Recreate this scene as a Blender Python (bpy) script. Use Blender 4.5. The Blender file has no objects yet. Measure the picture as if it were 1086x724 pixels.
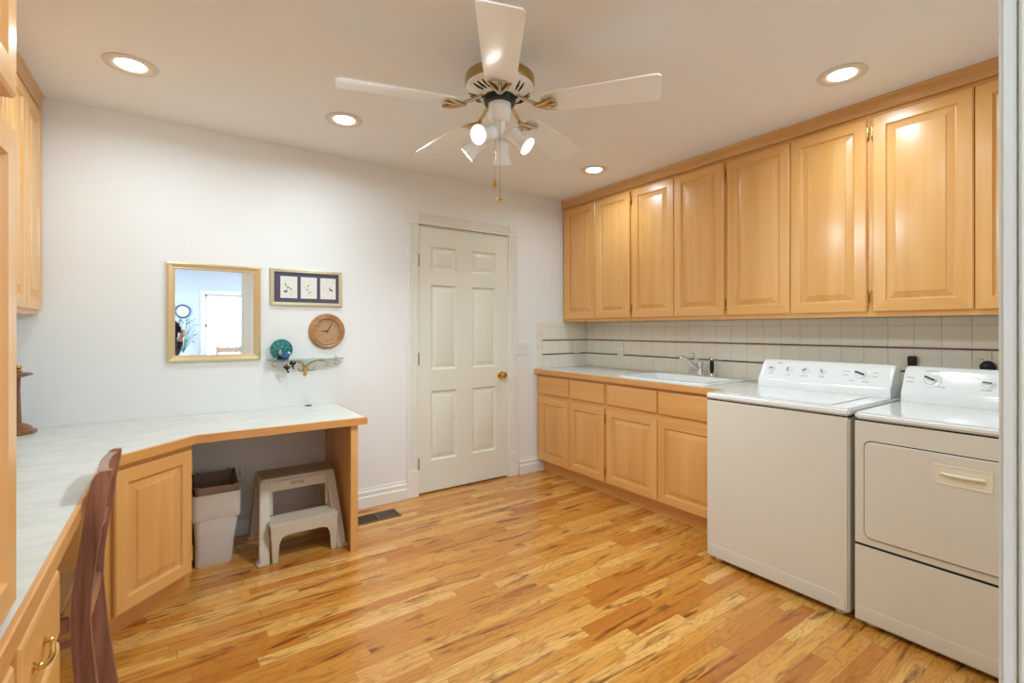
import bpy, bmesh, math, random
from mathutils import Vector, Matrix
random.seed(7)
C = bpy.context.scene.collection
sc = bpy.context.scene
pi = math.pi
def S(r, g, b):
    f = lambda v: (v/255/12.92) if v <= 10 else ((v/255+.055)/1.055)**2.4
    return (f(r), f(g), f(b), 1)

# ------------------------------------------------------------------ camera, world, exposure
YAW = .6119
CAMZ = 1.2586
cam_d = bpy.data.cameras.new('view_camera'); cam = bpy.data.objects.new('view_camera', cam_d); C.objects.link(cam)
cam.location = (0, 0, CAMZ); cam.rotation_euler = (pi/2, 0, -YAW)
cam_d.sensor_width = 36; cam_d.lens = 508.39/1086*36; cam_d.shift_y = -13.3/1086; cam_d.clip_start = .01
sc.camera = cam
w = bpy.data.worlds.new('sky'); sc.world = w; w.use_nodes = True
bg = w.node_tree.nodes['Background']
bg.inputs[0].default_value = (.62, .80, 1.0, 1); bg.inputs[1].default_value = 4.0
sc.view_settings.view_transform = 'Standard'; sc.view_settings.look = 'None'
sc.view_settings.exposure = 0.42; sc.view_settings.gamma = 1
sc.view_settings.use_curve_mapping = False
DOWN_W = 3.5      # each recessed lamp
DOWN_C = (.73, .90, 1.0)
SPOT_W = 6.0       # each lit head of the fan's light kit
SPOT_C = (.78, .92, 1.0)
NEXT_W = 38.0      # added unseen fill fixtures in the room behind the camera
NEXT_C = (.62, .82, 1.0)
FWD = Vector((math.sin(YAW), math.cos(YAW), 0)); RGT = Vector((math.cos(YAW), -math.sin(YAW), 0)); UP = Vector((0, 0, 1))

# ------------------------------------------------------------------ materials
def mat(name, col, rough=.5, metal=0, spec=.5, emit=None, es=0, bump=None, coat=0, trans=0, ior=1.45, alpha=1):
    m = bpy.data.materials.new(name); m.use_nodes = True
    nt = m.node_tree; b = nt.nodes['Principled BSDF']
    b.inputs['Base Color'].default_value = col; b.inputs['Roughness'].default_value = rough
    b.inputs['Metallic'].default_value = metal; b.inputs['Specular IOR Level'].default_value = spec
    b.inputs['Coat Weight'].default_value = coat; b.inputs['Coat Roughness'].default_value = .12
    b.inputs['Transmission Weight'].default_value = trans; b.inputs['IOR'].default_value = ior
    if emit: b.inputs['Emission Color'].default_value = emit; b.inputs['Emission Strength'].default_value = es
    # slight surface unevenness so that nothing is perfectly flat in tone
    n = nt.nodes.new('ShaderNodeTexNoise'); tc = nt.nodes.new('ShaderNodeTexCoord')
    sca, strg = bump or (60, .02)
    n.inputs['Scale'].default_value = sca; n.inputs['Detail'].default_value = 3
    nt.links.new(tc.outputs['Object'], n.inputs['Vector'])
    bp = nt.nodes.new('ShaderNodeBump'); bp.inputs['Strength'].default_value = strg; bp.inputs['Distance'].default_value = .002
    nt.links.new(n.outputs['Fac'], bp.inputs['Height']); nt.links.new(bp.outputs['Normal'], b.inputs['Normal'])
    return m

def wood(name, light, dark, axis='z', rough=.34, coat=.35, ringy=.5, scale=1.0, blotch=.35):
    m = bpy.data.materials.new(name); m.use_nodes = True
    nt = m.node_tree; N = nt.nodes; L = nt.links; b = N['Principled BSDF']
    tc = N.new('ShaderNodeTexCoord'); oi = N.new('ShaderNodeObjectInfo')
    geo = N.new('ShaderNodeNewGeometry')
    add = N.new('ShaderNodeVectorMath'); add.operation = 'ADD'
    mul = N.new('ShaderNodeVectorMath'); mul.operation = 'SCALE'; mul.inputs['Scale'].default_value = 7.3
    comb = N.new('ShaderNodeCombineXYZ')
    for k in range(3): L.new(oi.outputs['Random'], comb.inputs[k])
    L.new(comb.outputs[0], mul.inputs[0])
    isl = N.new('ShaderNodeCombineXYZ')
    L.new(tc.outputs['Object'], add.inputs[0]); L.new(mul.outputs[0], add.inputs[1])
    mp = N.new('ShaderNodeMapping')
    st = {'z': (26, 26, 1.6), 'h': (1.6, 1.6, 26), 'x': (1.6, 26, 26), 'y': (26, 1.6, 26)}[axis]
    mp.inputs['Scale'].default_value = [q*scale for q in st]
    L.new(add.outputs[0], mp.inputs['Vector'])
    n1 = N.new('ShaderNodeTexNoise'); n1.inputs['Scale'].default_value = 1; n1.inputs['Detail'].default_value = 5; n1.inputs['Roughness'].default_value = .62
    n1.inputs['Distortion'].default_value = .5
    L.new(mp.outputs[0], n1.inputs['Vector'])
    mp2 = N.new('ShaderNodeMapping'); mp2.inputs['Scale'].default_value = [q*scale*.17 for q in st]
    L.new(add.outputs[0], mp2.inputs['Vector'])
    n2 = N.new('ShaderNodeTexNoise'); n2.inputs['Scale'].default_value = 1; n2.inputs['Detail'].default_value = 3; n2.inputs['Distortion'].default_value = 1.2
    L.new(mp2.outputs[0], n2.inputs['Vector'])
    mx = N.new('ShaderNodeMix'); mx.data_type = 'FLOAT'; mx.inputs[0].default_value = blotch
    L.new(n1.outputs['Fac'], mx.inputs[2]); L.new(n2.outputs['Fac'], mx.inputs[3])
    r = N.new('ShaderNodeValToRGB'); r.color_ramp.elements[0].position = .36; r.color_ramp.elements[1].position = .60
    r.color_ramp.elements[0].color = dark; r.color_ramp.elements[1].color = light
    L.new(mx.outputs[0], r.inputs[0]); L.new(r.outputs[0], b.inputs['Base Color'])
    b.inputs['Roughness'].default_value = rough; b.inputs['Coat Weight'].default_value = coat; b.inputs['Coat Roughness'].default_value = .22
    bp = N.new('ShaderNodeBump'); bp.inputs['Strength'].default_value = .05; bp.inputs['Distance'].default_value = .001
    L.new(n1.outputs['Fac'], bp.inputs['Height']); L.new(bp.outputs[0], b.inputs['Normal'])
    return m

def floor_mat():
    m = bpy.data.materials.new('oak_strip_floor'); m.use_nodes = True
    nt = m.node_tree; N = nt.nodes; L = nt.links; b = N['Principled BSDF']
    def M(op, a, bb=None, c=None):
        n = N.new('ShaderNodeMath'); n.operation = op
        for k, v in enumerate((a, bb, c)):
            if v is None: continue
            if isinstance(v, (int, float)): n.inputs[k].default_value = v
            else: L.new(v, n.inputs[k])
        return n.outputs[0]
    tc = N.new('ShaderNodeTexCoord'); sp = N.new('ShaderNodeSeparateXYZ'); L.new(tc.outputs['Object'], sp.inputs[0])
    x, y = sp.outputs[0], sp.outputs[1]
    W = .0572
    v = M('DIVIDE', y, W); row = M('FLOOR', v); fv = M('FRACT', v)
    wn = N.new('ShaderNodeTexWhiteNoise'); wn.noise_dimensions = '1D'; L.new(row, wn.inputs['W'])
    u = M('ADD', M('DIVIDE', x, .62), M('MULTIPLY', wn.outputs['Value'], 13.7))
    # boards of unequal length: warp u with a slow sine
    u = M('ADD', u, M('MULTIPLY', M('SINE', M('MULTIPLY', u, 3.3)), .22))
    col = M('FLOOR', u); fu = M('FRACT', u)
    cid = N.new('ShaderNodeCombineXYZ'); L.new(row, cid.inputs[0]); L.new(col, cid.inputs[1])
    w2 = N.new('ShaderNodeTexWhiteNoise'); w2.noise_dimensions = '2D'; L.new(cid.outputs[0], w2.inputs['Vector'])
    # grain coordinates, shifted per board
    sc2 = N.new('ShaderNodeVectorMath'); sc2.operation = 'SCALE'; sc2.inputs['Scale'].default_value = 9; L.new(w2.outputs['Color'], sc2.inputs[0])
    ad = N.new('ShaderNodeVectorMath'); ad.operation = 'ADD'; L.new(tc.outputs['Object'], ad.inputs[0]); L.new(sc2.outputs[0], ad.inputs[1])
    def noise(s, det, dist, rough=.55):
        mp = N.new('ShaderNodeMapping'); mp.inputs['Scale'].default_value = s; L.new(ad.outputs[0], mp.inputs[0])
        n = N.new('ShaderNodeTexNoise'); n.inputs['Scale'].default_value = 1; n.inputs['Detail'].default_value = det
        n.inputs['Distortion'].default_value = dist; n.inputs['Roughness'].default_value = rough; L.new(mp.outputs[0], n.inputs['Vector']); return n.outputs['Fac']
    fine = noise((5, 170, 1), 4, .3, .7)
    # cathedral figure: bands of a slow stretched noise
    slow = noise((2.2, 13, 1), 2, .6)
    bands = M('FRACT', M('MULTIPLY', slow, 13))
    bands = M('ABSOLUTE', M('SUBTRACT', M('MULTIPLY', bands, 2), 1))
    blot = noise((3.0, 22, 1), 3, 1.0)
    ramp = N.new('ShaderNodeValToRGB'); cr = ramp.color_ramp
    cr.elements[0].position = 0; cr.elements[0].color = S(190, 116, 42)
    cr.elements[1].position = 1; cr.elements[1].color = S(235, 184, 105)
    for p, c in ((.06, S(198, 124, 46)), (.20, S(208, 140, 56)), (.5, S(217, 152, 66)), (.78, S(228, 170, 86))):
        e = cr.elements.new(p); e.color = c
    L.new(w2.outputs['Value'], ramp.inputs[0])
    def mixc(fac, a, bcol, mode='MIX'):
        n = N.new('ShaderNodeMix'); n.data_type = 'RGBA'; n.blend_type = mode
        L.new(fac, n.inputs[0]) if not isinstance(fac, (int, float)) else setattr(n.inputs[0], 'default_value', fac)
        L.new(a, n.inputs[6])
        if isinstance(bcol, tuple): n.inputs[7].default_value = bcol
        else: L.new(bcol, n.inputs[7])
        return n.outputs[2]
    def remap(val, a, b_, c, d):
        n = N.new('ShaderNodeMapRange'); n.inputs[1].default_value = a; n.inputs[2].default_value = b_; n.inputs[3].default_value = c; n.inputs[4].default_value = d
        L.new(val, n.inputs[0]); return n.outputs[0]
    c = mixc(remap(bands, .5, 1, 0, .48), ramp.outputs[0], S(170, 100, 42))
    c = mixc(remap(fine, .5, .75, 0, .4), c, S(160, 92, 40))
    c = mixc(remap(blot, .55, .70, 0, .9), c, S(112, 52, 16))
    # seams
    ev = M('MINIMUM', fv, M('SUBTRACT', 1, fv)); eu = M('MINIMUM', fu, M('SUBTRACT', 1, fu))
    seam = M('MAXIMUM', M('LESS_THAN', ev, .014), M('LESS_THAN', eu, .0016))
    c = mixc(M('MULTIPLY', seam, .55), c, S(96, 52, 22))
    L.new(c, b.inputs['Base Color'])
    b.inputs['Roughness'].default_value = .26; b.inputs['Coat Weight'].default_value = .3; b.inputs['Coat Roughness'].default_value = .14
    bp = N.new('ShaderNodeBump'); bp.inputs['Strength'].default_value = .12; bp.inputs['Distance'].default_value = .001
    h = M('SUBTRACT', M('MULTIPLY', fine, .4), seam); L.new(h, bp.inputs['Height']); L.new(bp.outputs[0], b.inputs['Normal'])
    return m

def laminate():
    m = mat('white_laminate', S(236, 238, 234), .35, coat=.1)
    nt = m.node_tree; N = nt.nodes; L = nt.links
    tc = N.new('ShaderNodeTexCoord'); mp = N.new('ShaderNodeMapping'); mp.inputs['Scale'].default_value = (9, 22, 9); mp.inputs['Rotation'].default_value = (0, 0, .3)
    n = N.new('ShaderNodeTexNoise'); n.inputs['Scale'].default_value = 1; n.inputs['Detail'].default_value = 6
    L.new(tc.outputs['Object'], mp.inputs[0]); L.new(mp.outputs[0], n.inputs['Vector'])
    r = N.new('ShaderNodeValToRGB'); r.color_ramp.elements[0].position = .38; r.color_ramp.elements[1].position = .6
    r.color_ramp.elements[0].color = S(214, 217, 211); r.color_ramp.elements[1].color = S(226, 227, 220)
    L.new(n.outputs['Fac'], r.inputs[0]); L.new(r.outputs[0], N['Principled BSDF'].inputs['Base Color'])
    return m

M_wall = mat('painted_wall', S(239, 241, 241), .6, bump=(140, .10))
M_ceil = mat('painted_ceiling', S(244, 242, 240), .8, bump=(180, .25))
M_trim = mat('gloss_white_trim', S(240, 238, 232), .3)
M_door = mat('white_door_paint', S(232, 234, 222), .28)
M_jamb = mat('cool_white_jamb', S(232, 238, 234), .35)
M_maple = wood('maple', S(236, 183, 114), S(222, 162, 88), 'z', blotch=.65)
M_mapleh = wood('maple_rail', S(234, 179, 108), S(223, 164, 90), 'h', blotch=.6)
M_oakedge = wood('maple_edge', S(226, 166, 98), S(212, 148, 80), 'h')
M_walnut = wood('stained_oak', S(182, 130, 106), S(130, 84, 64), 'z', rough=.45, coat=.05, scale=1.6)
M_walnutl = wood('stained_oak_rail', S(184, 132, 104), S(136, 88, 66), 'h', rough=.3, coat=.3, scale=1.6)
M_seat = wood('plank_seat', S(190, 142, 94), S(150, 104, 66), 'y', rough=.4, coat=.1, scale=1.5)
M_spin = wood('turned_walnut', S(146, 92, 56), S(104, 60, 34), 'z', rough=.35)
M_floor = floor_mat()
M_lam = laminate()
M_tile = mat('cream_tile', S(240, 235, 220), .18, coat=.3, bump=(30, .03))
M_grout = mat('grout', S(214, 206, 190), .85)
M_red = mat('dark_red_tile', S(104, 34, 28), .15, coat=.5)
M_blk = mat('black_tile', S(26, 24, 24), .15, coat=.5)
M_app = mat('appliance_white', S(222, 217, 203), .3, coat=.2, bump=(200, .03))
M_appt = mat('appliance_top', S(240, 243, 242), .14, coat=.5)
M_gap = mat('dark_gap', S(36, 32, 30), .8)
M_handle = mat('bisque_plastic', S(236, 228, 204), .35)
M_chrome = mat('chrome', (.82, .82, .82, 1), .12, 1)
M_brass = mat('brass', S(214, 176, 98), .18, 1)
M_abrass = mat('antique_brass', S(176, 152, 104), .25, 1)
M_nick = mat('champagne_metal', S(200, 186, 158), .2, 1)
M_chain = mat('dull_chain', S(120, 108, 90), .6, .3)
M_black = mat('black_plastic', S(24, 22, 24), .35)
M_grey = mat('grey_print', S(150, 156, 158), .5)
M_plate = mat('white_plate', S(238, 236, 230), .35)
M_gold = mat('gilt_frame', S(224, 204, 160), .32, .55)
M_gold2 = mat('pale_gilt_frame', S(216, 206, 172), .35, .45)
M_mirror = mat('mirror_glass', (.93, .95, .96, 1), .003, 1, bump=(1, 0))
M_mat = mat('slate_mat_board', S(88, 84, 104), .85)
M_paper = mat('print_paper', S(236, 234, 228), .8)
M_ink = mat('ink', S(52, 54, 62), .8)
M_inkg = mat('faint_ink', S(158, 160, 150), .8)
M_clock = wood('clock_wood', S(186, 138, 92), S(160, 110, 68), 'h', rough=.3)
M_clockf = mat('clock_face', S(186, 146, 106), .5)
M_cdark = mat('clock_hands', S(84, 52, 30), .4)
M_glass = mat('shelf_glass', S(214, 238, 228), .02, trans=1, ior=1.5, bump=(1, 0))
M_iron = mat('dark_iron', S(40, 36, 36), .4, .6)
M_teal = mat('teal_glaze', S(34, 138, 138), .2, coat=.6)
M_green = mat('green_glaze', S(72, 176, 150), .2, coat=.6)
M_blue = mat('blue_glaze', S(28, 96, 150), .2, coat=.6)
M_navy = mat('navy_glaze', S(18, 48, 92), .2, coat=.6)
M_cream = mat('cream_glaze', S(206, 222, 196), .25, coat=.5)
M_stool = mat('almond_plastic', S(214, 204, 186), .45, bump=(260, .12))
M_stoolt = mat('taupe_tread', S(176, 160, 142), .7, bump=(400, .35))
M_can = mat('can_plastic', S(222, 220, 218), .4)
M_bag = mat('brown_grocery_liner', S(152, 128, 112), .7, bump=(40, .6))
M_vent = mat('bronze_register', S(112, 96, 74), .4, .5)
M_fanw = mat('fan_white', S(250, 251, 252), .25, coat=.4)
M_lamp = mat('lit_bulb', (1, 1, 1, 1), .5, emit=(1, .96, .9, 1), es=14)
M_down = mat('lit_downlight', (1, 1, 1, 1), .5, emit=(1, .95, .86, 1), es=10)
M_dring = mat('downlight_ring', S(226, 214, 200), .45)
M_skin = mat('skin', S(222, 170, 148), .5)
M_hair = mat('dark_hair', S(34, 28, 30), .6, bump=(300, .6))
M_shirt = mat('dark_shirt', S(44, 52, 70), .8)
M_pants = mat('grey_trousers', S(60, 62, 68), .85)
M_shoe = mat('black_shoe', S(28, 26, 26), .5)
M_blind = mat('white_blind', S(236, 240, 244), .5)
M_chairw = mat('pale_dining_wood', S(196, 168, 150), .4)
M_pane = mat('window_pane', (1, 1, 1, 1), 0, trans=1, ior=1.01, bump=(1, 0))
M_bwall = mat('pale_blue_wall', S(214, 226, 240), .6)
M_plant = mat('soft_green_leaf', S(104, 150, 136), .6)

# ------------------------------------------------------------------ mesh helpers
class MB:
    def __init__(s): s.b = bmesh.new(); s.mi = 0
    def _t(s, fs):
        for f in fs: f.material_index = s.mi
    def box(s, x0, x1, y0, y1, z0, z1, bev=0, seg=2, M=None):
        vs = [s.b.verts.new(p) for p in ((x0,y0,z0),(x1,y0,z0),(x1,y1,z0),(x0,y1,z0),(x0,y0,z1),(x1,y0,z1),(x1,y1,z1),(x0,y1,z1))]
        fs = [s.b.faces.new([vs[i] for i in q]) for q in ((0,3,2,1),(4,5,6,7),(0,1,5,4),(1,2,6,5),(2,3,7,6),(3,0,4,7))]
        s._t(fs)
        if M is not None: bmesh.ops.transform(s.b, matrix=M, verts=vs)
        if bev:
            ed = list({e for f in fs for e in f.edges})
            bmesh.ops.bevel(s.b, geom=ed, offset=bev, segments=seg, affect='EDGES', clamp_overlap=True)
        return s
    def loops(s, rings, cap0=True, cap1=True, close=True):
        L = [[s.b.verts.new(p) for p in r] for r in rings]; fs = []
        for a, c in zip(L, L[1:]):
            n = len(a)
            for i in range(n if close else n-1):
                fs.append(s.b.faces.new((a[i], a[(i+1) % n], c[(i+1) % n], c[i])))
        if cap0: fs.append(s.b.faces.new(L[0][::-1]))
        if cap1: fs.append(s.b.faces.new(L[-1]))
        s._t(fs); return fs
    def lathe(s, prof, c=(0,0,0), axis=(0,0,1), n=32, cap0=True, cap1=True):
        a = Vector(axis).normalized(); c = Vector(c)
        u = a.orthogonal().normalized(); v = a.cross(u)
        s.loops([[c + a*h + (u*math.cos(2*pi*i/n) + v*math.sin(2*pi*i/n))*max(r, .0003) for i in range(n)] for r, h in prof], cap0, cap1); return s
    def cyl(s, p0, p1, r0, r1=None, n=16):
        p0, p1 = Vector(p0), Vector(p1); r1 = r0 if r1 is None else r1
        return s.lathe([(r0, 0), (r1, (p1-p0).length)], p0, p1-p0, n)
    def tube(s, pts, r, n=8):
        pts = [Vector(p) for p in pts]; rr = r if isinstance(r, (list, tuple)) else [r]*len(pts)
        prev = None; rings = []
        for i, p in enumerate(pts):
            t = (pts[min(i+1, len(pts)-1)] - pts[max(i-1, 0)]).normalized()
            if prev is None: u = t.orthogonal().normalized()
            else: u = (prev - t*prev.dot(t)).normalized()
            prev = u; v = t.cross(u)
            rings.append([p + (u*math.cos(2*pi*k/n) + v*math.sin(2*pi*k/n))*rr[i] for k in range(n)])
        s.loops(rings); return s
    def sphere(s, c, r, seg=16, rings=10, sc_=(1,1,1), M=None):
        m = Matrix.Translation(c) @ (M or Matrix.Identity(4)) @ Matrix.Diagonal((r*sc_[0], r*sc_[1], r*sc_[2], 1))
        g = bmesh.ops.create_uvsphere(s.b, u_segments=seg, v_segments=rings, radius=1, matrix=m)
        s._t({f for v in g['verts'] for f in v.link_faces}); return s
    def prism(s, poly, ext, bev=0):      # poly: 3D points, ext: extrusion vector
        e = Vector(ext); n = len(poly)
        a = [s.b.verts.new(p) for p in poly]; c = [s.b.verts.new(Vector(p)+e) for p in poly]
        fs = [s.b.faces.new(a[::-1]), s.b.faces.new(c)] + [s.b.faces.new((a[i], a[(i+1) % n], c[(i+1) % n], c[i])) for i in range(n)]
        s._t(fs)
        if bev:
            ed = list({e2 for f in fs for e2 in f.edges})
            bmesh.ops.bevel(s.b, geom=ed, offset=bev, segments=2, affect='EDGES', clamp_overlap=True)
        return s
    def rect_rings(s, O, U, V, N, w_, h_, prof, hmat=None, hrange=(0, 99)):
        O, U, V, N = Vector(O), Vector(U), Vector(V), Vector(N)
        L = [[s.b.verts.new(O + U*a + V*b_ + N*d) for a, b_ in ((i, i), (w_-i, i), (w_-i, h_-i), (i, h_-i))] for i, d in prof]
        for k, (a, c) in enumerate(zip(L, L[1:])):
            for i in range(4):
                f = s.b.faces.new((a[i], a[(i+1) % 4], c[(i+1) % 4], c[i])); f.material_index = s.mi
                if hmat is not None and i % 2 == 0 and hrange[0] <= k <= hrange[1]: f.material_index = hmat
        f = s.b.faces.new(L[-1]); f.material_index = s.mi
        if prof[0][1] == 0: f = s.b.faces.new(L[0][::-1]); f.material_index = s.mi
        return s
    def build(s, name, mats, parent=None, smooth=40, local=False):
        if not isinstance(mats, (list, tuple)): mats = [mats]
        bmesh.ops.recalc_face_normals(s.b, faces=s.b.faces[:])
        me = bpy.data.meshes.new(name); s.b.to_mesh(me); s.b.free()
        for m in mats: me.materials.append(m)
        if smooth:
            for p in me.polygons: p.use_smooth = True
            me.set_sharp_from_angle(angle=math.radians(smooth))
        o = bpy.data.objects.new(name, me); C.objects.link(o)
        if parent is not None:
            o.parent = parent
            if not local:
                t = Vector((0, 0, 0)); q = parent
                while q is not None: t += q.location; q = q.parent
                me.transform(Matrix.Translation(-t))
        return o
def thing(name, label, cat, loc=(0,0,0), group=None, rz=0):
    o = bpy.data.objects.new(name, None); C.objects.link(o); o.empty_display_size = .05
    o.location = loc; o.rotation_euler = (0, 0, rz); o['label'] = label; o['category'] = cat
    if group: o['group'] = group
    return o
def tag(o, label, cat, group=None, kind=None):
    o['label'] = label; o['category'] = cat
    if group: o['group'] = group
    if kind: o['kind'] = kind
    return o
def struct(o): o['kind'] = 'structure'; return o
def lab(o, l): o['label'] = l; return o
def copy_tree(o, parent=None):
    c = o.copy(); C.objects.link(c)
    if parent is not None: c.parent = parent
    for ch in [q for q in bpy.data.objects if q.parent == o]: copy_tree(ch, c)
    return c

# ------------------------------------------------------------------ room shell
XL, XR, YF, YB, ZC = -.855, 3.247, .095, 3.369, 2.44
m = MB(); m.box(-2.6, 3.45, -3.3, 3.55, -.05, 0); struct(m.build('floor', M_floor, smooth=0))
m = MB(); m.box(-2.6, 3.45, -3.3, 3.55, ZC, ZC+.05); struct(m.build('ceiling', M_ceil, smooth=0))
m = MB()     # back wall with the door opening
m.box(XL-.1, 1.497, YB, YB+.12, 0, ZC); m.box(2.322, XR+.1, YB, YB+.12, 0, ZC); m.box(1.497, 2.322, YB, YB+.12, 2.045, ZC)
struct(m.build('wall_back', M_wall, smooth=0))
m = MB(); m.box(1.3, 2.5, YB+.125, YB+.16, 0, 2.2); struct(m.build('wall_behind_door', M_wall, smooth=0))
m = MB(); m.box(XR, XR+.12, YF-.115, YB+.12, 0, ZC); struct(m.build('wall_right', M_wall, smooth=0))
m = MB(); m.box(XL-.12, XL, YF-.115, YB+.12, 0, ZC); struct(m.build('wall_left', M_wall, smooth=0))
OX0, OX1, OZ = -.17, .66, 2.08
m = MB(); m.box(-2.6, OX0-.02, YF-.115, YF, 0, ZC); m.box(OX1+.02, 3.45, YF-.115, YF, 0, ZC); m.box(OX0-.02, OX1+.02, YF-.115, YF, OZ+.02, ZC)
struct(m.build('wall_front', M_wall, smooth=0))
m = MB()     # jamb lining and casing of the doorway the camera stands in
m.box(OX1, OX1+.02, YF-.115, YF+.002, 0, OZ, .002); m.box(OX0-.02, OX0, YF-.115, YF+.002, 0, OZ, .002); m.box(OX0-.02, OX1+.02, YF-.115, YF+.002, OZ, OZ+.02, .002)
struct(m.build('trim_1', M_jamb))
m = MB()
for sy, y0, y1 in ((1, YF, YF+.017), (-1, YF-.132, YF-.115)):
    m.box(OX1+.005, OX1+.085, y0, y1, 0, OZ+.085, .004); m.box(OX0-.085, OX0-.005, y0, y1, 0, OZ+.085, .004); m.box(OX0-.005, OX1+.005, y0, y1, OZ+.005, OZ+.085, .004)
struct(m.build('trim_2', M_jamb))

# baseboards with a stepped cap
def base_prof(p0, p1, n, name, h=.135):
    p0, p1, n = Vector(p0), Vector(p1), Vector(n)
    prof = [(0, 0), (.020, 0), (.020, .070), (.015, .078), (.012, .080), (.012, .100), (.015, .104), (.010, .112), (.006, .116), (.006, .128), (.003, h), (0, h)]
    m = MB(); m.loops([[p + n*a + UP*b for a, b in prof] for p in (p0, p1)]); return struct(m.build(name, M_trim, smooth=30))
base_prof((-.2, YB, 0), (1.405, YB, 0), (0, -1, 0), 'baseboard_back')
base_prof((2.435, YB, 0), (2.71, YB, 0), (0, -1, 0), 'baseboard_back_right')
base_prof((.755, YF, 0), (3.2, YF, 0), (0, 1, 0), 'baseboard_front')

# door casing: fluted legs, plinth blocks, rosette corner blocks
def fluted(x0, x1, z0, z1, vert=True):
    m = MB(); n = 5; W = (x1-x0) if vert else (z1-z0)
    pts = [(0, 0), (0, .014)]
    for k in range(n-1):
        c = W*(k+1)/n; pts += [(c-.006, .017), (c-.003, .010), (c+.003, .010), (c+.006, .017)]
    pts += [(W, .014), (W, 0)]
    if vert: rings = [[Vector((x0+a, YB-b, z)) for a, b in pts] for z in (z0, z1)]
    else: rings = [[Vector((x, YB-b, z0+a)) for a, b in pts] for x in (x0, x1)]
    m.loops(rings); return m
ca, cb = 1.408, 1.492
da, db = 2.328, 2.412
tr = fluted(ca, cb, .2, 2.052)
for mm in (fluted(da, db, .2, 2.052), fluted(cb, da, 2.052, 2.136, False)):
    me = bpy.data.meshes.new('t'); mm.b.to_mesh(me); tr.b.from_mesh(me); mm.b.free()
for a, b_ in ((ca, cb), (da, db)):
    tr.box(a-.004, b_+.004, YB-.024, YB, 0, .2, .003)
    tr.box(a-.003, b_+.003, YB-.022, YB, 2.049, 2.139, .003)
    tr.lathe([(.032, 0), (.032, .004), (.026, .004), (.022, .001), (.014, .001), (.010, .006), (0, .007)], ((a+b_)/2, YB-.022, 2.094), (0, -1, 0), 24)
tr.box(cb+.0, 1.503, YB-.002, YB+.04, 0, 2.05); tr.box(2.316, da, YB-.002, YB+.04, 0, 2.05); tr.box(1.497, 2.322, YB, YB+.04, 2.0375, 2.05)
struct(tr.build('trim_3', M_trim, smooth=30))

# six panel door
def six_panel():
    m = MB(); y = YB+.003; t = .035; x0, x1, z0, z1 = 1.5045, 2.3145, .012, 2.035
    cols = [(1.604, 1.832), (1.972, 2.202)]; rows = [(.247, .781), (.944, 1.599), (1.71, 1.893)]
    m.box(x0, x1, y+.0195, y+t, z0, z1)
    def bar(a, b, c, d): m.box(a, b, y, y+.020, c, d)
    bar(x0, cols[0][0], z0, z1); bar(cols[0][1], cols[1][0], z0, z1); bar(cols[1][1], x1, z0, z1)
    zs = [z0] + [q for r in rows for q in r] + [z1]
    for a, b in cols:
        for k in range(0, len(zs), 2): bar(a, b, zs[k], zs[k+1])
        for r0, r1 in rows:
            m.rect_rings((a, y, r0), (1,0,0), (0,0,1), (0,-1,0), b-a, r1-r0, [(0, .00001), (.004, -.003), (.010, -.012), (.016, -.014), (.022, -.013), (.044, -.003), (.047, -.002)])
    o = struct(m.build('door_1', M_door, smooth=25)); return o
d1 = six_panel()
m = MB(); kx, kz = 2.247, .872
m.lathe([(.032, 0), (.032, .004), (.027, .008), (.014, .010), (.012, .030), (.018, .036), (.027, .048), (.029, .058), (.024, .068), (.010, .073), (0, .073)], (kx, YB+.003, kz), (0, -1, 0), 28)
m.build('knob', M_brass, d1)
for z in (1.776, 1.03, .235):
    m = MB(); m.cyl((1.500, YB-.004, z-.045), (1.500, YB-.004, z+.045), .005, n=10); m.cyl((1.500, YB-.004, z+.045), (1.500, YB-.004, z+.052), .006, .002, n=10)
    m.box(1.497, 1.508, YB-.001, YB+.003, z-.044, z+.044); m.build('hinge', M_abrass, d1)

# ------------------------------------------------------------------ adjoining room seen in the mirror
YW = -3.2
wx0, wx1, wz0, wz1 = .42, 1.02, .62, 1.86
m = MB(); m.box(-2.6, wx0, YW-.1, YW, 0, ZC); m.box(wx1, 3.45, YW-.1, YW, 0, ZC); m.box(wx0, wx1, YW-.1, YW, 0, wz0); m.box(wx0, wx1, YW-.1, YW, wz1, ZC)
struct(m.build('wall_far', M_bwall, smooth=0))
wz = (.35, 2.1)
m = MB(); m.box(-2.7, -2.6, YW-.1, -2.6, 0, ZC); m.box(-2.7, -2.6, -.9, .1, 0, ZC); m.box(-2.7, -2.6, -2.6, -.9, 0, wz[0]); m.box(-2.7, -2.6, -2.6, -.9, wz[1], ZC)
struct(m.build('wall_far_left', M_bwall, smooth=0))
m = MB(); m.box(3.45, 3.55, YW-.1, -2.6, 0, ZC); m.box(3.45, 3.55, -.9, .1, 0, ZC); m.box(3.45, 3.55, -2.6, -.9, 0, wz[0]); m.box(3.45, 3.55, -2.6, -.9, wz[1], ZC)
struct(m.build('wall_far_right', M_bwall, smooth=0))
m = MB()
for a, b_, c, d in ((wx0-.07, wx0, wz0-.07, wz1+.07), (wx1, wx1+.07, wz0-.07, wz1+.07), (wx0, wx1, wz1, wz1+.07), (wx0-.02, wx1+.02, wz0-.07, wz0)):
    m.box(a, b_, YW, YW+.02, c, d, .003)
m.box(wx0, wx1, YW-.06, YW-.03, 1.30, 1.335); m.box(wx0, wx0+.03, YW-.06, YW-.03, wz0, wz1); m.box(wx1-.03, wx1, YW-.06, YW-.03, wz0, wz1)
m.box(wx0, wx1, YW-.06, YW-.03, wz0, wz0+.03); m.box(wx0, wx1, YW-.06, YW-.03, wz1-.03, wz1)
win = struct(m.build('window_1', M_trim, smooth=30))
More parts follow.
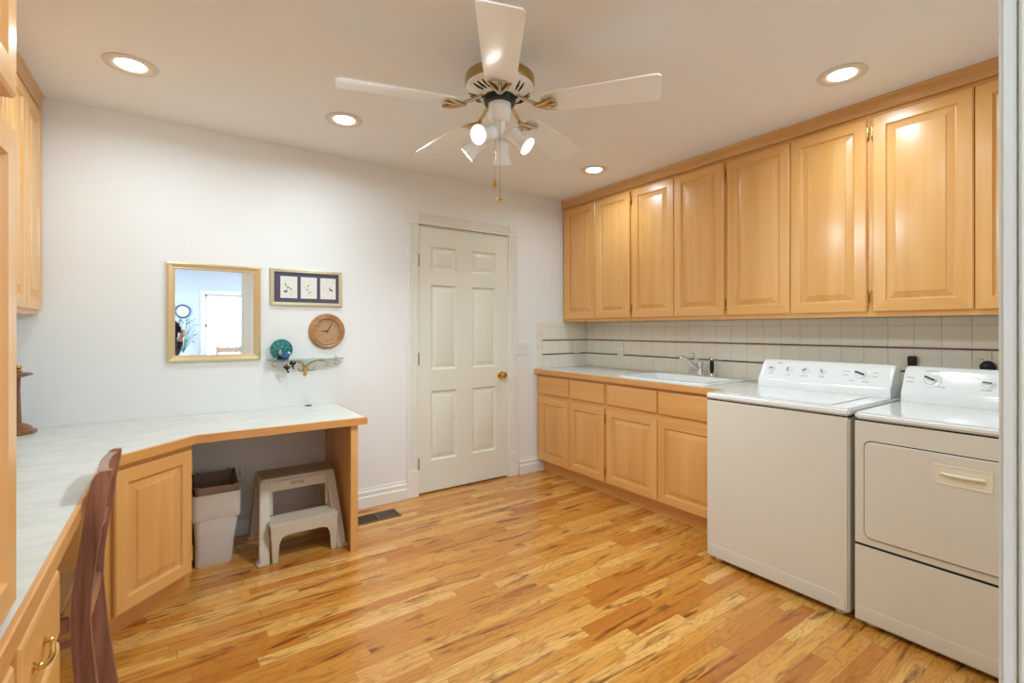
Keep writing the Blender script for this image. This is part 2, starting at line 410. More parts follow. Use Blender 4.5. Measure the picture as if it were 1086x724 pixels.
m = MB(); m.box(wx0+.02, wx1-.02, YW-.047, YW-.043, wz0+.02, wz1-.02); m.build('pane', M_pane, win, smooth=0)
for n_, xx in (('added_window_2', -2.6), ('added_window_3', 3.45)):  # unseen side windows, added to let more sky light in
    sg = 1 if xx < 0 else -1
    m = MB()
    for a, b_, c, d in ((-2.67, -2.6, wz[0]-.07, wz[1]+.07), (-.9, -.83, wz[0]-.07, wz[1]+.07), (-2.6, -.9, wz[1], wz[1]+.07), (-2.6, -.9, wz[0]-.07, wz[0]), (-1.78, -1.72, wz[0], wz[1])):
        m.box(min(xx, xx+sg*.02), max(xx, xx+sg*.02), a, b_, c, d, .003)
    ww = struct(m.build(n_, M_trim, smooth=30))
    m = MB(); m.box(xx-sg*.05-.002, xx-sg*.05+.002, -2.6, -.9, wz[0], wz[1]); m.build('pane', M_pane, ww, smooth=0)
m = MB()
m.box(-.6, 2.2, -4.25, -4.19, .93, .99, .006); m.box(-.6, 2.2, -4.24, -4.20, .12, .17, .004)
rail = thing('deck_railing', 'white deck railing outside the window reflected in the mirror', 'railing', (.8, -4.2, -.05))
m.build('rail', M_trim, rail)
for k in range(20):
    m = MB(); x = -.55 + k*.14; m.box(x-.02, x+.02, -4.24, -4.2, -.05 if k % 5 == 0 else .17, .93); m.build('baluster', M_trim, rail, smooth=0)
m = MB(); m.box(-2.7, 3.6, -6.2, -3.31, -.12, -.05); struct(m.build('floor_deck', M_grey, smooth=0))

# ------------------------------------------------------------------ raised panel doors and drawer fronts
VZ = Vector((0, 0, 1))
def panel_door(name, O, U, N, w_, h_, parent, t=.020, fw=.058, mats=None):
    m = MB(); fw = min(fw, w_*.24)
    m.rect_rings(O, U, VZ, N, w_, h_, [(0, 0), (0, t-.005), (.005, t), (fw-.003, t), (fw+.002, t-.010), (fw+.008, t-.012), (fw+.036, t-.0045), (fw+.038, t-.0015), (fw+.041, t-.001)], hmat=1, hrange=(0, 3))
    return m.build(name, mats or [M_maple, M_mapleh], parent, smooth=20)
def drawer_front(O, U, N, w_, h_, parent, t=.020):
    m = MB(); m.rect_rings(O, U, VZ, N, w_, h_, [(0, 0), (0, t-.007), (.003, t-.003), (.009, t)])
    return m.build('drawer', [M_mapleh], parent, smooth=20)
def hinge(P, N, U, parent):    # small brass butt hinge standing on the frame beside a door edge
    P, N, U = Vector(P), Vector(N), Vector(U); m = MB()
    m.cyl(P+N*.014-VZ*.026, P+N*.014+VZ*.026, .0045, n=10)
    m.cyl(P+N*.014+VZ*.026, P+N*.014+VZ*.033, .003, .005, n=10); m.cyl(P+N*.014-VZ*.033, P+N*.014-VZ*.026, .005, .003, n=10)
    for q in (-.012, .012): m.sphere(P + N*.004 - U*.001 + VZ*q, .0022, 8, 6)
    a = P + VZ*-.022
    m.prism([a, a-U*.004, a-U*.004+N*.003, a+N*.003], VZ*.044)
    return m.build('hinge', M_brass, parent)

# upper cabinets, right wall
XU = 2.942
ylim = [YB-.002, 2.543, 1.754, .962, .17]
updoors = [((2.936, 3.332), (2.558, 2.932)), ((2.150, 2.530), (1.766, 2.146)), ((1.356, 1.742), (.976, 1.352)), ((.569, .950), (.185, .565))]
wordu = ['in the corner by the white door', 'second from the white door wall', 'above the gap between sink and washing machine', 'above the washing machine and dryer']
wordu = ['upper maple wall cabinet with narrow doors in the corner by the white door',
         'upper maple wall cabinet above the sink and chrome faucet',
         'upper maple wall cabinet hanging above the washing machine',
         'upper maple wall cabinet above the dryer, nearest the camera']
for k in range(4):
    y1, y0 = ylim[k]-.0005, ylim[k+1]+.0005
    t = thing('wall_cabinet', wordu[k], 'cabinet', (XU, (y0+y1)/2, 1.322), 'upper cabinets on the right wall')
    m = MB(); m.box(XU+.02, XR-.003, y0, y1, 1.334, 2.437, .001); m.build('body', M_maple, t, smooth=0)
    m = MB()
    for a, b_ in ((y0, y0+.019), (y1-.026, y1), ((y0+y1)/2-.02, (y0+y1)/2+.02)): m.box(XU, XU+.019, a, b_, 1.322, 2.437)
    m.mi = 1; mid = (y0+y1)/2
    for a, b_ in ((y0+.019, mid-.02), (mid+.02, y1-.026)): m.box(XU, XU+.019, a, b_, 2.33, 2.437); m.box(XU, XU+.019, a, b_, 1.322, 1.36)
    m.build('face_frame', [M_maple, M_mapleh], t, smooth=0)
    for j, (a, b_) in enumerate(updoors[k]):
        d = panel_door('door', (XU, a, 1.347), (0,1,0), (-1,0,0), b_-a, .999, t)
        if (k == 0 and j == 0): continue
        hy, U = (b_+.0035, (0,-1,0)) if j == 0 else (a-.0035, (0,1,0))
        for z in (1.42, 2.27): hinge((XU, hy, z), (-1,0,0), U, d)
def crown(pts, side, name, label):
    prof = [(.0, 2.366), (.012, 2.366), (.016, 2.372), (.018, 2.380), (.018, 2.425), (.024, 2.432), (.024, 2.4395), (0, 2.4395)]
    (xa, y0), (xb, y1) = pts; m = MB()
    m.loops([[Vector((xa+side*a, y, z)) for a, z in prof] for y in (y0, y1)])
    return tag(m.build(name, M_mapleh if False else M_crown, smooth=30), label, 'molding')
M_crown = wood('maple_crown', S(224, 174, 112), S(206, 152, 88), 'y')
crown([(XU-.001, .17), (XU-.001, YB-.002)], -1, 'crown_molding', 'long maple crown strip along the ceiling above the right wall cabinets')
# left uppers
XLU = -.572
ll = [YB-.002, 2.72, 2.07, 1.42]
lword = ['left maple wall cabinet against the far white wall', 'left maple wall cabinet second from the far wall', 'left maple wall cabinet right beside the tall hutch']
for k in range(3):
    y1, y0 = ll[k]-.0005, ll[k+1]+.0005; mid = (y0+y1)/2
    t = thing('wall_cabinet', lword[k], 'cabinet', (XLU, mid, 1.33), 'upper cabinets on the left wall')
    m = MB(); m.box(XL+.003, XLU-.019, y0, y1, 1.342, 2.437, .001); m.build('body', M_maple, t, smooth=0)
    m = MB()
    for a, b_ in ((y0, y0+.019), (y1-.026, y1), (mid-.02, mid+.02)): m.box(XLU-.019, XLU, a, b_, 1.33, 2.437)
    m.mi = 1
    for a, b_ in ((y0+.019, mid-.02), (mid+.02, y1-.026)): m.box(XLU-.019, XLU, a, b_, 2.33, 2.437); m.box(XLU-.019, XLU, a, b_, 1.33, 1.365)
    m.build('face_frame', [M_maple, M_mapleh], t, smooth=0)
    for a, b_ in ((y0+.012, mid-.003), (mid+.003, y1-.016)):
        panel_door('door', (XLU, b_, 1.352), (0,-1,0), (1,0,0), b_-a, .994, t)
crown([(XLU+.001, 1.225), (XLU+.001, YB-.002)], 1, 'crown_molding', 'short maple crown strip above the left wall cabinets')

# base cabinets, right wall
XF = 2.641
bl = [YB-.002, 2.531, 1.572]
bd = [((2.939, 3.330), (2.541, 2.935)), ((2.060, 2.519), (1.592, 2.055))]
bword = ['maple base cabinet in the corner beside the white door', 'maple base cabinet under the sink, beside the washing machine']
for k in range(2):
    y1, y0 = bl[k]-.0005, bl[k+1]+.0005; mid = bd[k][0][0]-.002
    t = thing('base_cabinet', bword[k], 'cabinet', (XF+.05, (y0+y1)/2, 0), 'base cabinets under the sink counter')
    m = MB(); m.box(XF+.019, XR-.02, y0, y1, .097, .70 if k else .862, .001)
    if k: m.box(XF+.019, XF+.03, y0, y1, .70, .862)
    m.build('body', M_maple, t, smooth=0)
    m = MB()
    for a, b_ in ((y0, y0+.02), (y1-.038, y1), (mid-.02, mid+.02)): m.box(XF, XF+.0185, a, b_, .097, .862)
    m.mi = 1
    for a, b_ in ((y0+.02, mid-.02), (mid+.02, y1-.038)):
        for c, d in ((.097, .14), (.655, .71), (.83, .862)): m.box(XF, XF+.0185, a, b_, c, d)
    m.build('face_frame', [M_maple, M_mapleh], t, smooth=0)
    m = MB(); m.box(XF+.062, XF+.08, y0, y1, .0, .0965); m.build('toe_kick', M_mapleh, t, smooth=0)
    for j, (a, b_) in enumerate(bd[k]):
        d = panel_door('door', (XF, a, .112), (0,1,0), (-1,0,0), b_-a, .553, t)
        drawer_front((XF, a+.004, .694), (0,1,0), (-1,0,0), b_-a-.008, .152, t)
        if (k, j) in ((0, 1), (1, 0)):
            hy, U = (b_+.0035, (0,-1,0)) if j == 0 else (a-.0035, (0,1,0))
            for z in (.19, .585): hinge((XF, hy, z), (-1,0,0), U, d)

# sink worktop
sk = dict(x0=2.655, x1=3.215, y0=1.73, y1=2.43)
t = thing('worktop', 'white laminate sink worktop with a maple front edge, right wall', 'worktop', (2.6, 2.5, .865))
m = MB(); e = .02
X0, X1, Y0, Y1 = 2.612, XR-.002, 1.556, YB-.002
cx0, cx1, cy0, cy1 = sk['x0']+.03, sk['x1']-.13, sk['y0']+.03, sk['y1']-.03
for a, b_, c, d in ((X0, cx0, Y0, Y1), (cx1, X1, Y0, Y1), (cx0, cx1, Y0, cy0), (cx0, cx1, cy1, Y1)): m.box(a, b_, c, d, .866, .906)
m.build('top', M_lam, t, smooth=0)
m = MB(); m.box(2.600, 2.6118, Y0, Y1, .866, .906, .002); m.build('edge_band', M_oakedge, t)
# sink: drop-in basin
def sink():
    t = thing('sink', 'white drop-in utility sink set in the worktop', 'sink', (2.93, 2.08, .906))
    m = MB()
    def rr(x0, x1, y0, y1, r, z, n=5):
        pts = []
        for cx, cy, a0 in ((x1-r, y1-r, 0), (x0+r, y1-r, pi/2), (x0+r, y0+r, pi), (x1-r, y0+r, 1.5*pi)):
            for i in range(n+1): a = a0 + i*pi/2/n; pts.append(Vector((cx+r*math.cos(a), cy+r*math.sin(a), z)))
        return pts
    x0, x1, y0, y1 = sk['x0'], sk['x1'], sk['y0'], sk['y1']
    R = [rr(x0, x1, y0, y1, .03, .9065), rr(x0, x1, y0, y1, .03, .914), rr(x0+.006, x1-.006, y0+.006, y1-.006, .03, .919),
         rr(x0+.035, x1-.15, y0+.035, y1-.035, .05, .919), rr(x0+.041, x1-.156, y0+.041, y1-.041, .05, .912),
         rr(x0+.06, x1-.17, y0+.06, y1-.06, .06, .76), rr(x0+.09, x1-.2, y0+.09, y1-.09, .06, .735)]
    m.loops(R, False, True)
    m.build('basin', M_appt, t, smooth=35)
    m = MB(); m.lathe([(.04, 0), (.04, .003), (.03, .004), (.025, .001), (0, .001)], ((x0+x1)/2-.05, 2.08, .7355)); m.build('drain', M_chrome, t)
sink()
def faucet():
    t = thing('faucet', 'chrome single-lever faucet on the back of the white sink', 'faucet', (3.155, 2.09, .92))
    z = .9195
    m = MB()
    pr = [Vector((3.155+.026*math.cos(a), 2.09 + (.10 if math.sin(a) > 0 else -.10) + .026*math.sin(a), 0)) for a in [i*pi/12 for i in range(24)]]
    m.loops([[p+UP*z for p in pr], [p+UP*(z+.007) for p in pr]]); m.build('deck_plate', M_chrome, t)
    m = MB(); m.lathe([(.027, 0), (.026, .02), (.022, .05), (.024, .062), (.026, .075), (.02, .092), (.0, .098)], (3.155, 2.09, z+.006)); m.build('body', M_chrome, t)
    m = MB(); m.tube([(3.150, 2.092, .958), (3.13, 2.105, .975), (3.10, 2.125, 1.005), (3.075, 2.142, 1.035), (3.055, 2.155, 1.050), (3.035, 2.165, 1.052), (3.028, 2.170, 1.036)], [.015, .015, .014, .013, .013, .014, .013], 12)
    m.build('spout', M_chrome, t)
    m = MB(); m.tube([(3.153, 2.092, 1.0), (3.142, 2.102, 1.025), (3.125, 2.112, 1.045), (3.115, 2.120, 1.062)], [.014, .011, .009, .010], 10); m.sphere((3.112, 2.122, 1.068), .015, 12, 8)
    m.build('lever', M_chrome, t)
    m = MB(); m.lathe([(.016, 0), (.014, .012), (.010, .016)], (3.155, 1.995, z+.006)); m.build('sprayer_base', M_chrome, t)
    m = MB(); m.lathe([(.011, 0), (.014, .02), (.015, .05), (.014, .08), (.011, .095)], (3.155, 1.995, z+.020), n=16); lab(m.build('sprayer', M_black, t), 'black side sprayer')
    m = MB(); m.lathe([(.012, 0), (.013, .01), (.009, .016)], (3.155, 1.995, z+.114)); m.tube([(3.155, 1.995, z+.124), (3.14, 2.003, z+.128), (3.125, 2.01, z+.122)], .007); m.build('sprayer_head', M_chrome, t)
faucet()

# ------------------------------------------------------------------ tiled backsplash: real tiles on grout, two thin dark courses
def tiles(name, horiz0, horiz1, place):
    m = MB(); P = .1145
    rows = [(.9072, 1.0225), (1.037, 1.1495), (1.164, 1.2775), (1.2795, 1.3215)]
    y = horiz0
    while y < horiz1-.01:
        y2 = min(y+P-.002, horiz1)
        for a, b_ in rows: place(m, y, y2, a, b_, .008, .0015)
        y += P
    m.mi = 1; place(m, horiz0, horiz1, .9068, 1.3218, .0055, 0)
    m.mi = 2; place(m, horiz0, horiz1, 1.1512, 1.1622, .0095, .0015)
    m.mi = 3; place(m, horiz0, horiz1, 1.0242, 1.0352, .0095, .0015)
    return struct(m.build(name, [M_tile, M_grout, M_red, M_blk], smooth=0))
tiles('trim_4', YF+.05-.08, YB-.0015, lambda m, a, b_, c, d, t, bv: m.box(XR-t-.0005, XR-.0005, YB-.0015-(b_-(YF-.03)) if False else a, b_, c, d, bv, 1))
m0 = lambda m, a, b_, c, d, t, bv: m.box(a, b_, YB-t-.0005, YB-.0005, c, d, bv, 1)
def tiles_back():
    m = MB(); P = .1145
    rows = [(.9072, 1.0225), (1.037, 1.1495), (1.164, 1.2775), (1.2795, 1.3215)]
    x1 = XR-.010
    xs = [x1]
    while xs[-1] > 2.70: xs.append(xs[-1]-P)
    xs[-1] = 2.69
    xs.append(2.626)
    for b_, a in zip(xs, xs[1:]):
        if a < 2.66:   # vertical bullnose strip
            for c, d in ((.9072, .983), (.985, 1.093), (1.095, 1.205), (1.207, 1.3215)): m0(m, a, 2.688, c, d, .008, .003)
            continue
        for c, d in rows: m0(m, a+.002, b_, c, d, .008, .0015)
    m.mi = 1; m0(m, 2.629, x1, .9068, 1.321, .0055, 0)
    m.mi = 2; m0(m, 2.689, x1, 1.1512, 1.1622, .0095, .0015)
    m.mi = 3; m0(m, 2.689, x1, 1.0242, 1.0352, .0095, .0015)
    return struct(m.build('trim_5', [M_tile, M_grout, M_red, M_blk], smooth=0))
tiles_back()

# ------------------------------------------------------------------ outlets and switches
def outlet(c, n, label, group='wall outlets', mt=None):
    c, n = Vector(c), Vector(n); u = Vector((abs(n.y), abs(n.x), 0))
    t = thing('wall_outlet', label, 'outlet', c, group)
    m = MB(); m.rect_rings(c-u*.035-VZ*.057, u, VZ, n, .070, .114, [(0, 0), (0, .004), (.003, .006)]); m.build('cover_plate', mt or M_plate, t, smooth=20)
    for dz in (-.024, .024):
        m = MB(); k = c+VZ*dz+n*.006
        m.loops([[k + u*(.016*math.cos(a)) + VZ*(max(-.011, min(.011, .016*math.sin(a)))) + n*q for a in [i*pi/10 for i in range(20)]] for q in (0, .002)])
        for q in (-.006, .006): m.mi = 1; m.box(-.0012, .0012, -.0004, .0004, -.004, .004, M=Matrix.Translation(k+u*q+n*.0023) @ Matrix([[u.x, n.x, 0, 0], [u.y, n.y, 0, 0], [0, 0, 1, 0], [0, 0, 0, 1]]))
        m.build('socket', [M_plate, M_black], t, smooth=30)
    return t
outlet((3.105, YB-.010, 1.088), (0, -1, 0), 'white outlet in the tiles on the wall nearest the door')
outlet((XR-.010, 2.93, 1.082), (-1, 0, 0), 'white outlet in the long tiled backsplash left of the faucet')
t = outlet((XR-.010, .60, 1.085), (-1, 0, 0), 'outlet behind the dryer with a dark plug in it', mt=M_handle)
m = MB(); m.lathe([(.026, 0), (.03, .012), (.028, .03), (.014, .042), (0, .044)], (XR-.018, .575, 1.075), (-1, 0, 0), 20); lab(m.build('plug', M_black, t), 'dark round plug')
t = thing('wall_adapter', 'small black plug-in adapter on the tiles behind the appliances', 'adapter', (XR-.02, .868, 1.09))
m = MB(); m.box(XR-.04, XR-.0095, .850, .886, 1.06, 1.114, .004); m.build('housing', M_black, t)
m = MB(); m.tube([(XR-.025, .868, 1.061), (XR-.03, .868, 1.0), (XR-.04, .87, .95)], .003, 6); m.build('cord', M_black, t)
t = outlet((.33, YB, .355), (0, -1, 0), 'outlet beside the bin under the desk with a white plug-in')
m = MB(); m.lathe([(.012, -.02), (.017, -.012), (.015, .004), (.006, .016), (.002, .024)], (.330, YB-.022, .385), (0, 0, 1), 14); m.box(.322, .338, YB-.02, YB-.008, .368, .385); lab(m.build('plug_in_freshener', M_plate, t), 'small white plug-in with a pointed top')
outlet((.745, YB, .365), (0, -1, 0), 'outlet low on the wall behind the step stool, under the desk')
t = thing('light_switch', 'white double switch plate between the door and the tiles', 'switch', (2.471, YB, 1.092))
m = MB(); m.rect_rings((2.471-.058, YB, 1.092-.058), (1,0,0), (0,0,1), (0,-1,0), .116, .116, [(0, 0), (0, .004), (.003, .006)]); m.build('cover_plate', M_plate, t, smooth=20)
for dx in (-.023, .023):
    m = MB(); m.box(2.471+dx-.006, 2.471+dx+.006, YB-.008, YB-.005, 1.08, 1.104); m.prism([(2.471+dx-.004, YB-.007, 1.09), (2.471+dx-.004, YB-.018, 1.099), (2.471+dx-.004, YB-.017, 1.103), (2.471+dx-.004, YB-.007, 1.101)], (.008, 0, 0)); m.build('toggle', M_plate, t)

# ------------------------------------------------------------------ left worktop (desk) and its cabinets
poly = [(-.853, YB-.002), (.884, YB-.002), (.884, 2.725), (.077, 2.725), (-.232, 2.416), (-.232, .3), (-.853, .3)]
t = thing('worktop', 'long L-shaped white desk worktop with a maple edge', 'worktop', (0, 3.0, .716))
m = MB(); m.prism([Vector((a, b_, .717)) for a, b_ in poly], (0, 0, .039)); m.build('top', M_lam, t, smooth=0)
m = MB()
band = [(.884, YB-.002), (.884, 2.725), (.077, 2.725), (-.232, 2.416), (-.232, .3)]
off = [(.896, YB-.002), (.896, 2.713), (.082, 2.713), (-.220, 2.411), (-.220, .3)]
m.loops([[Vector((a, b_, .716)), Vector((c, d, .716)), Vector((c, d, .754)), Vector((c-(c-a)*.3, d-(d-b_)*.3, .7562)), Vector((a, b_, .7562))] for (a, b_), (c, d) in zip(band, off)])
m.build('edge_band', M_oakedge, t, smooth=0)
t = thing('desk_support', 'maple end panel holding up the right end of the desk worktop', 'panel', (.83, 3.0, 0))
m = MB(); m.box(.826, .846, 2.76, YB-.003, 0, .7155, .001); m.build('side_panel', M_maple, t, smooth=0)
m = MB(); m.box(.810, .850, 2.738, 2.7595, 0, .7155, .001); m.build('front_stile', M_maple, t, smooth=0)
m = MB(); m.lathe([(.022, 0), (.022, .003), (.016, .004), (.014, .001), (0, .001)], (.712, 3.335, .7562)); tag(m.build('cable_grommet', M_iron), 'small dark cable grommet on the desk under the glass shelf', 'grommet')

t = thing('corner_cabinet', 'maple corner cabinet with an angled raised-panel door under the desk', 'cabinet', (-.3, 2.9, 0))
pl = [(-.853, YB-.003), (.060, YB-.003), (.060, 2.742), (-.236, 2.446), (-.853, 2.446)]
m = MB(); m.prism([Vector((a, b_, .097)) for a, b_ in pl], (0, 0, .6175)); m.build('body', M_maple, t, smooth=0)
r2 = math.sqrt(.5); U = Vector((r2, r2, 0)); N = Vector((r2, -r2, 0))
P0 = Vector((-.2365, 2.4455, .097)); Wd = .4193
m = MB()
for a, b_, c, d, k in ((0, .038, 0, .618, 0), (Wd-.02, Wd, 0, .618, 0), (.038, Wd-.02, 0, .04, 1), (.038, Wd-.02, .578, .618, 1)):
    m.mi = k; q = P0+U*a+VZ*c+N*.0005; m.prism([q, q+U*(b_-a), q+U*(b_-a)+N*.0035, q+N*.0035], VZ*(d-c))
m.build('face_frame', [M_maple, M_mapleh], t, smooth=0)
d = panel_door('door', P0+U*.034+N*.0042+VZ*.018, U, N, Wd-.05, .575, t)
for z in (.105, .52): hinge(P0+U*(Wd-.013)+N*.004+VZ*z, N, -U, d)
tk = [(-.853, YB-.01), (.045, YB-.01), (.045, 2.80), (-.195, 2.56), (-.195, 2.50), (-.853, 2.50)]
tk = [(-.853, YB-.01), (.055, YB-.01), (.055, 2.825), (-.225, 2.545), (-.225, 2.452), (-.853, 2.452)]
m = MB(); m.prism([Vector((a, b_, 0)) for a, b_ in tk], (0, 0, .0965)); m.build('toe_kick', M_mapleh, t, smooth=0)

def bow_pull(c, parent):       # ornate brass bail on a face looking along +X
    c = Vector(c); m = MB()
    for s in (-1, 1):
        m.lathe([(.010, 0), (.010, .002), (.005, .004), (.0045, .010), (.007, .012), (.005, .016), (0, .017)], c+Vector((0, s*.048, 0)), (1, 0, 0), 14)
    pts = [c + Vector((.011 + .009*math.cos(a*pi/2), .060*a, -.012*math.cos(a*pi/2))) for a in [-1+i/8 for i in range(17)]]
    m.tube(pts, [.0035 + .0022*math.cos((-1+i/8)*pi/2) for i in range(17)], 8)
    return m.build('pull', M_brass, parent)
XD = -.252
t = thing('drawer_cabinet', 'maple desk drawer cabinet with brass pulls beside the chair', 'cabinet', (-.5, 1.41, 0))
m = MB(); m.box(-.853, XD-.019, 1.212, 1.608, .097, .7155, .001); m.build('body', M_maple, t, smooth=0)
m = MB()
for a, b_ in ((1.212, 1.232), (1.588, 1.608)): m.box(XD-.0185, XD, a, b_, .097, .7155)
m.mi = 1
for c, dd in ((.097, .12), (.315, .33), (.490, .508), (.668, .7155)): m.box(XD-.0185, XD, 1.232, 1.588, c, dd)
m.build('face_frame', [M_maple, M_mapleh], t, smooth=0)
for c, dd in ((.508, .668), (.325, .492), (.115, .309)):
    q = drawer_front((XD, 1.605, c), (0,-1,0), (1,0,0), .36, dd-c, t); bow_pull((XD+.020, 1.37, (c+dd)/2), q)
m = MB(); m.box(-.853, XD-.08, 1.212, 1.608, 0, .0965); m.build('toe_kick', M_mapleh, t, smooth=0)
t = thing('base_cabinet', 'maple base cabinet under the tall hutch, nearest the camera', 'cabinet', (-.5, .75, 0))
m = MB(); m.box(-.853, XD-.019, .31, 1.2115, .097, .7155, .001); m.build('body', M_maple, t, smooth=0)
m = MB()
for a, b_ in ((.31, .33), (.74, .78), (1.185, 1.2115)): m.box(XD-.0185, XD, a, b_, .097, .7155)
m.mi = 1
for c, dd in ((.097, .12), (.668, .7155)):
    for a, b_ in ((.33, .74), (.78, 1.185)): m.box(XD-.0185, XD, a, b_, c, dd)
m.build('face_frame', [M_maple, M_mapleh], t, smooth=0)
for a, b_ in ((.32, .757), (.763, 1.195)): panel_door('door', (XD, b_, .115), (0,-1,0), (1,0,0), b_-a, .553, t)
m = MB(); m.box(-.853, XD-.08, .31, 1.2115, 0, .0965); m.build('toe_kick', M_mapleh, t, smooth=0)
t = thing('tall_hutch', 'tall maple hutch standing on the desk at the left edge of the photo', 'cabinet', (-.5, .75, .757))
m = MB(); m.box(-.853, -.2645, .30, 1.231, .7575, 2.437, .001); m.build('body', M_maple, t, smooth=0)
m = MB()
for a, b_ in ((.30, .33), (.74, .78), (1.20, 1.2325)): m.box(-.264, -.2555, a, b_, .7575, 2.437)
m.mi = 1
for a, b_ in ((.33, .74), (.78, 1.20)):
    for c, dd in ((.7575, .79), (1.60, 1.69), (2.36, 2.437)): m.box(-.264, -.2555, a, b_, c, dd)
m.build('face_frame', [M_maple, M_mapleh], t, smooth=0)
for a, b_ in ((.315, .757), (.763, 1.228)):
    panel_door('door', (-.2553, b_, .766), (0,-1,0), (1,0,0), b_-a, .849, t); panel_door('door', (-.2553, b_, 1.675), (0,-1,0), (1,0,0), b_-a, .69, t)

# ------------------------------------------------------------------ desk chair
def chair():
    t = thing('desk_chair', 'dark-stained wooden chair with curved back posts pushed under the desk', 'chair', (-.35, 2.0, 0))
    y0, y1 = 1.835, 2.168
    # side silhouette of a rear post: (front/room-facing X, rear X) per height, room side is +X
    prof = [(0, -.160, -.212), (.10, -.173, -.222), (.25, -.190, -.237), (.34, -.198, -.243), (.42, -.203, -.246), (.50, -.199, -.242), (.58, -.190, -.233), (.68, -.176, -.219), (.76, -.166, -.210), (.815, -.156, -.200), (.835, -.154, -.190), (.842, -.156, -.178)]
    for ya, yb in ((y0, y0+.026), (y1-.026, y1)):
        m = MB(); m.loops([[Vector((a, ya, z)), Vector((a, yb, z)), Vector((b_, yb, z)), Vector((b_, ya, z))] for z, a, b_ in prof]); m.build('rear_post', M_walnut, t, smooth=30)
    def rail(z0, z1, bow, name, lb=None, th=.018):
        m = MB(); rings = []
        for k in range(9):
            y = y0+.026 + (y1-y0-.052)*k/8; q = bow*(1-((k-4)/4)**2)
            def xf(z):
                for (za, a, b_), (zb, c, d) in zip(prof, prof[1:]):
                    if za <= z <= zb: f = (z-za)/(zb-za); return a+(c-a)*f
                return -.155
            rings.append([Vector((xf(z0)-.006-q, y, z0)), Vector((xf(z1)-.006-q, y, z1)), Vector((xf(z1)-.006-th-q, y, z1)), Vector((xf(z0)-.006-th-q, y, z0))])
        m.loops(rings); o = m.build(name, M_walnutl, t, smooth=30)
        if lb: lab(o, lb)
    rail(.755, .838, .012, 'crest_rail', 'top rail with a glossy coat', .024)  # coat gives the top its shine; stain as on the other rails
    rail(.60, .65, .012, 'back_rail')
    rail(.392, .4355, .0, 'seat_rail')
    for ya in (y0+.003, y1-.025):
        m = MB(); m.box(-.62, -.25, ya, ya+.022, .392, .4355, .003); m.build('seat_rail', M_walnutl, t)
        m = MB(); m.box(-.61, -.245, ya+.003, ya+.019, .20, .225, .003); m.build('stretcher', M_walnutl, t)
    m = MB(); m.box(-.62, -.60, y0+.028, y1-.028, .392, .4355, .003); m.build('seat_rail', M_walnutl, t)
    for ya in (y0, y1-.03):
        m = MB(); m.loops([[Vector((a, ya+b_, z)) for a, b_ in ((x, 0), (x+w2, 0), (x+w2, .03), (x, .03))] for z, x, w2 in ((0, -.645, .026), (.30, -.65, .036), (.435, -.652, .038))]); m.build('front_leg', M_walnut, t, smooth=30)
    m = MB(); m.box(-.645, -.262, y0+.008, y1-.008, .436, .454, .006, 3); lab(m.build('seat', M_seat, t), 'lighter brown wooden seat')
chair()

# ------------------------------------------------------------------ things on and under the desk
t = thing('candle_stand', 'turned brown wooden stand half hidden behind the tall hutch', 'candle stand', (-.628, 3.235, .756))
m = MB()
def octa(c, pr): m.lathe(pr, c, (0,0,1), 8)
m.lathe([(.075, 0), (.078, .006), (.076, .018), (.060, .024), (.058, .032), (.046, .042), (.030, .050), (.024, .054)], (-.628, 3.235, .7562), n=10); m.build('base', M_spin, t, smooth=25)
m = MB(); m.lathe([(.024, 0), (.021, .08), (.019, .16), (.021, .215)], (-.628, 3.235, .810), n=16); m.build('column', M_spin, t)
m = MB(); m.lathe([(.024, 0), (.050, .008), (.062, .012), (.064, .018), (.050, .024), (0, .025)], (-.628, 3.235, 1.0255), n=24); m.build('tray', M_spin, t)
m = MB(); m.lathe([(.014, 0), (.016, .008), (.010, .014), (.016, .024), (.010, .034), (0, .036)], (-.618, 3.235, 1.0505), n=16); m.build('finial', M_brass, t)

def bin_():
    t = thing('waste_bin', 'white plastic waste bin with a brown liner under the desk', 'bin', (.165, 3.09, 0))
    def rr(cx, cy, wx, wy, r, z, n=4):
        pts = []
        for sx, sy, a0 in ((1, 1, 0), (-1, 1, pi/2), (-1, -1, pi), (1, -1, 1.5*pi)):
            for i in range(n+1): a = a0+i*pi/2/n; pts.append(Vector((cx+sx*(wx-r)+r*math.cos(a), cy+sy*(wy-r)+r*math.sin(a), z)))
        return pts
    cx, cy = .178, 3.10
    m = MB(); m.loops([rr(cx-.010, cy, .082, .092, .02, .0), rr(cx-.010, cy, .085, .097, .02, .012), rr(cx, cy, .093, .118, .025, .242), rr(cx, cy, .110, .136, .03, .250),
        rr(cx, cy, .112, .142, .03, .262), rr(cx, cy, .112, .150, .03, .385), rr(cx, cy, .112, .150, .03, .392), rr(cx, cy, .106, .144, .03, .392), rr(cx, cy, .102, .140, .03, .26), rr(cx-.01, cy, .078, .09, .02, .02)])
    m.build('shell', M_can, t, smooth=50)
    rg = []
    random.seed(3)
    for z, g, am in ((.25, -.014, .0), (.36, -.012, .002), (.40, -.010, .004), (.425, -.008, .006), (.432, -.010, .008), (.42, -.016, .006), (.30, -.018, .002)):
        base = rr(cx, cy, .110+g, .148+g, .028, z, 6)
        rg.append([Vector((p.x+random.uniform(-am, am), p.y+random.uniform(-am, am), p.z + (random.uniform(-am, am) if am else 0) + (.012 if p.y > cy else 0)*(z > .39))) for p in base])
    m = MB(); m.loops(rg, False, False); lab(m.build('liner', M_bag, t, smooth=60), 'crumpled brown liner')
bin_()

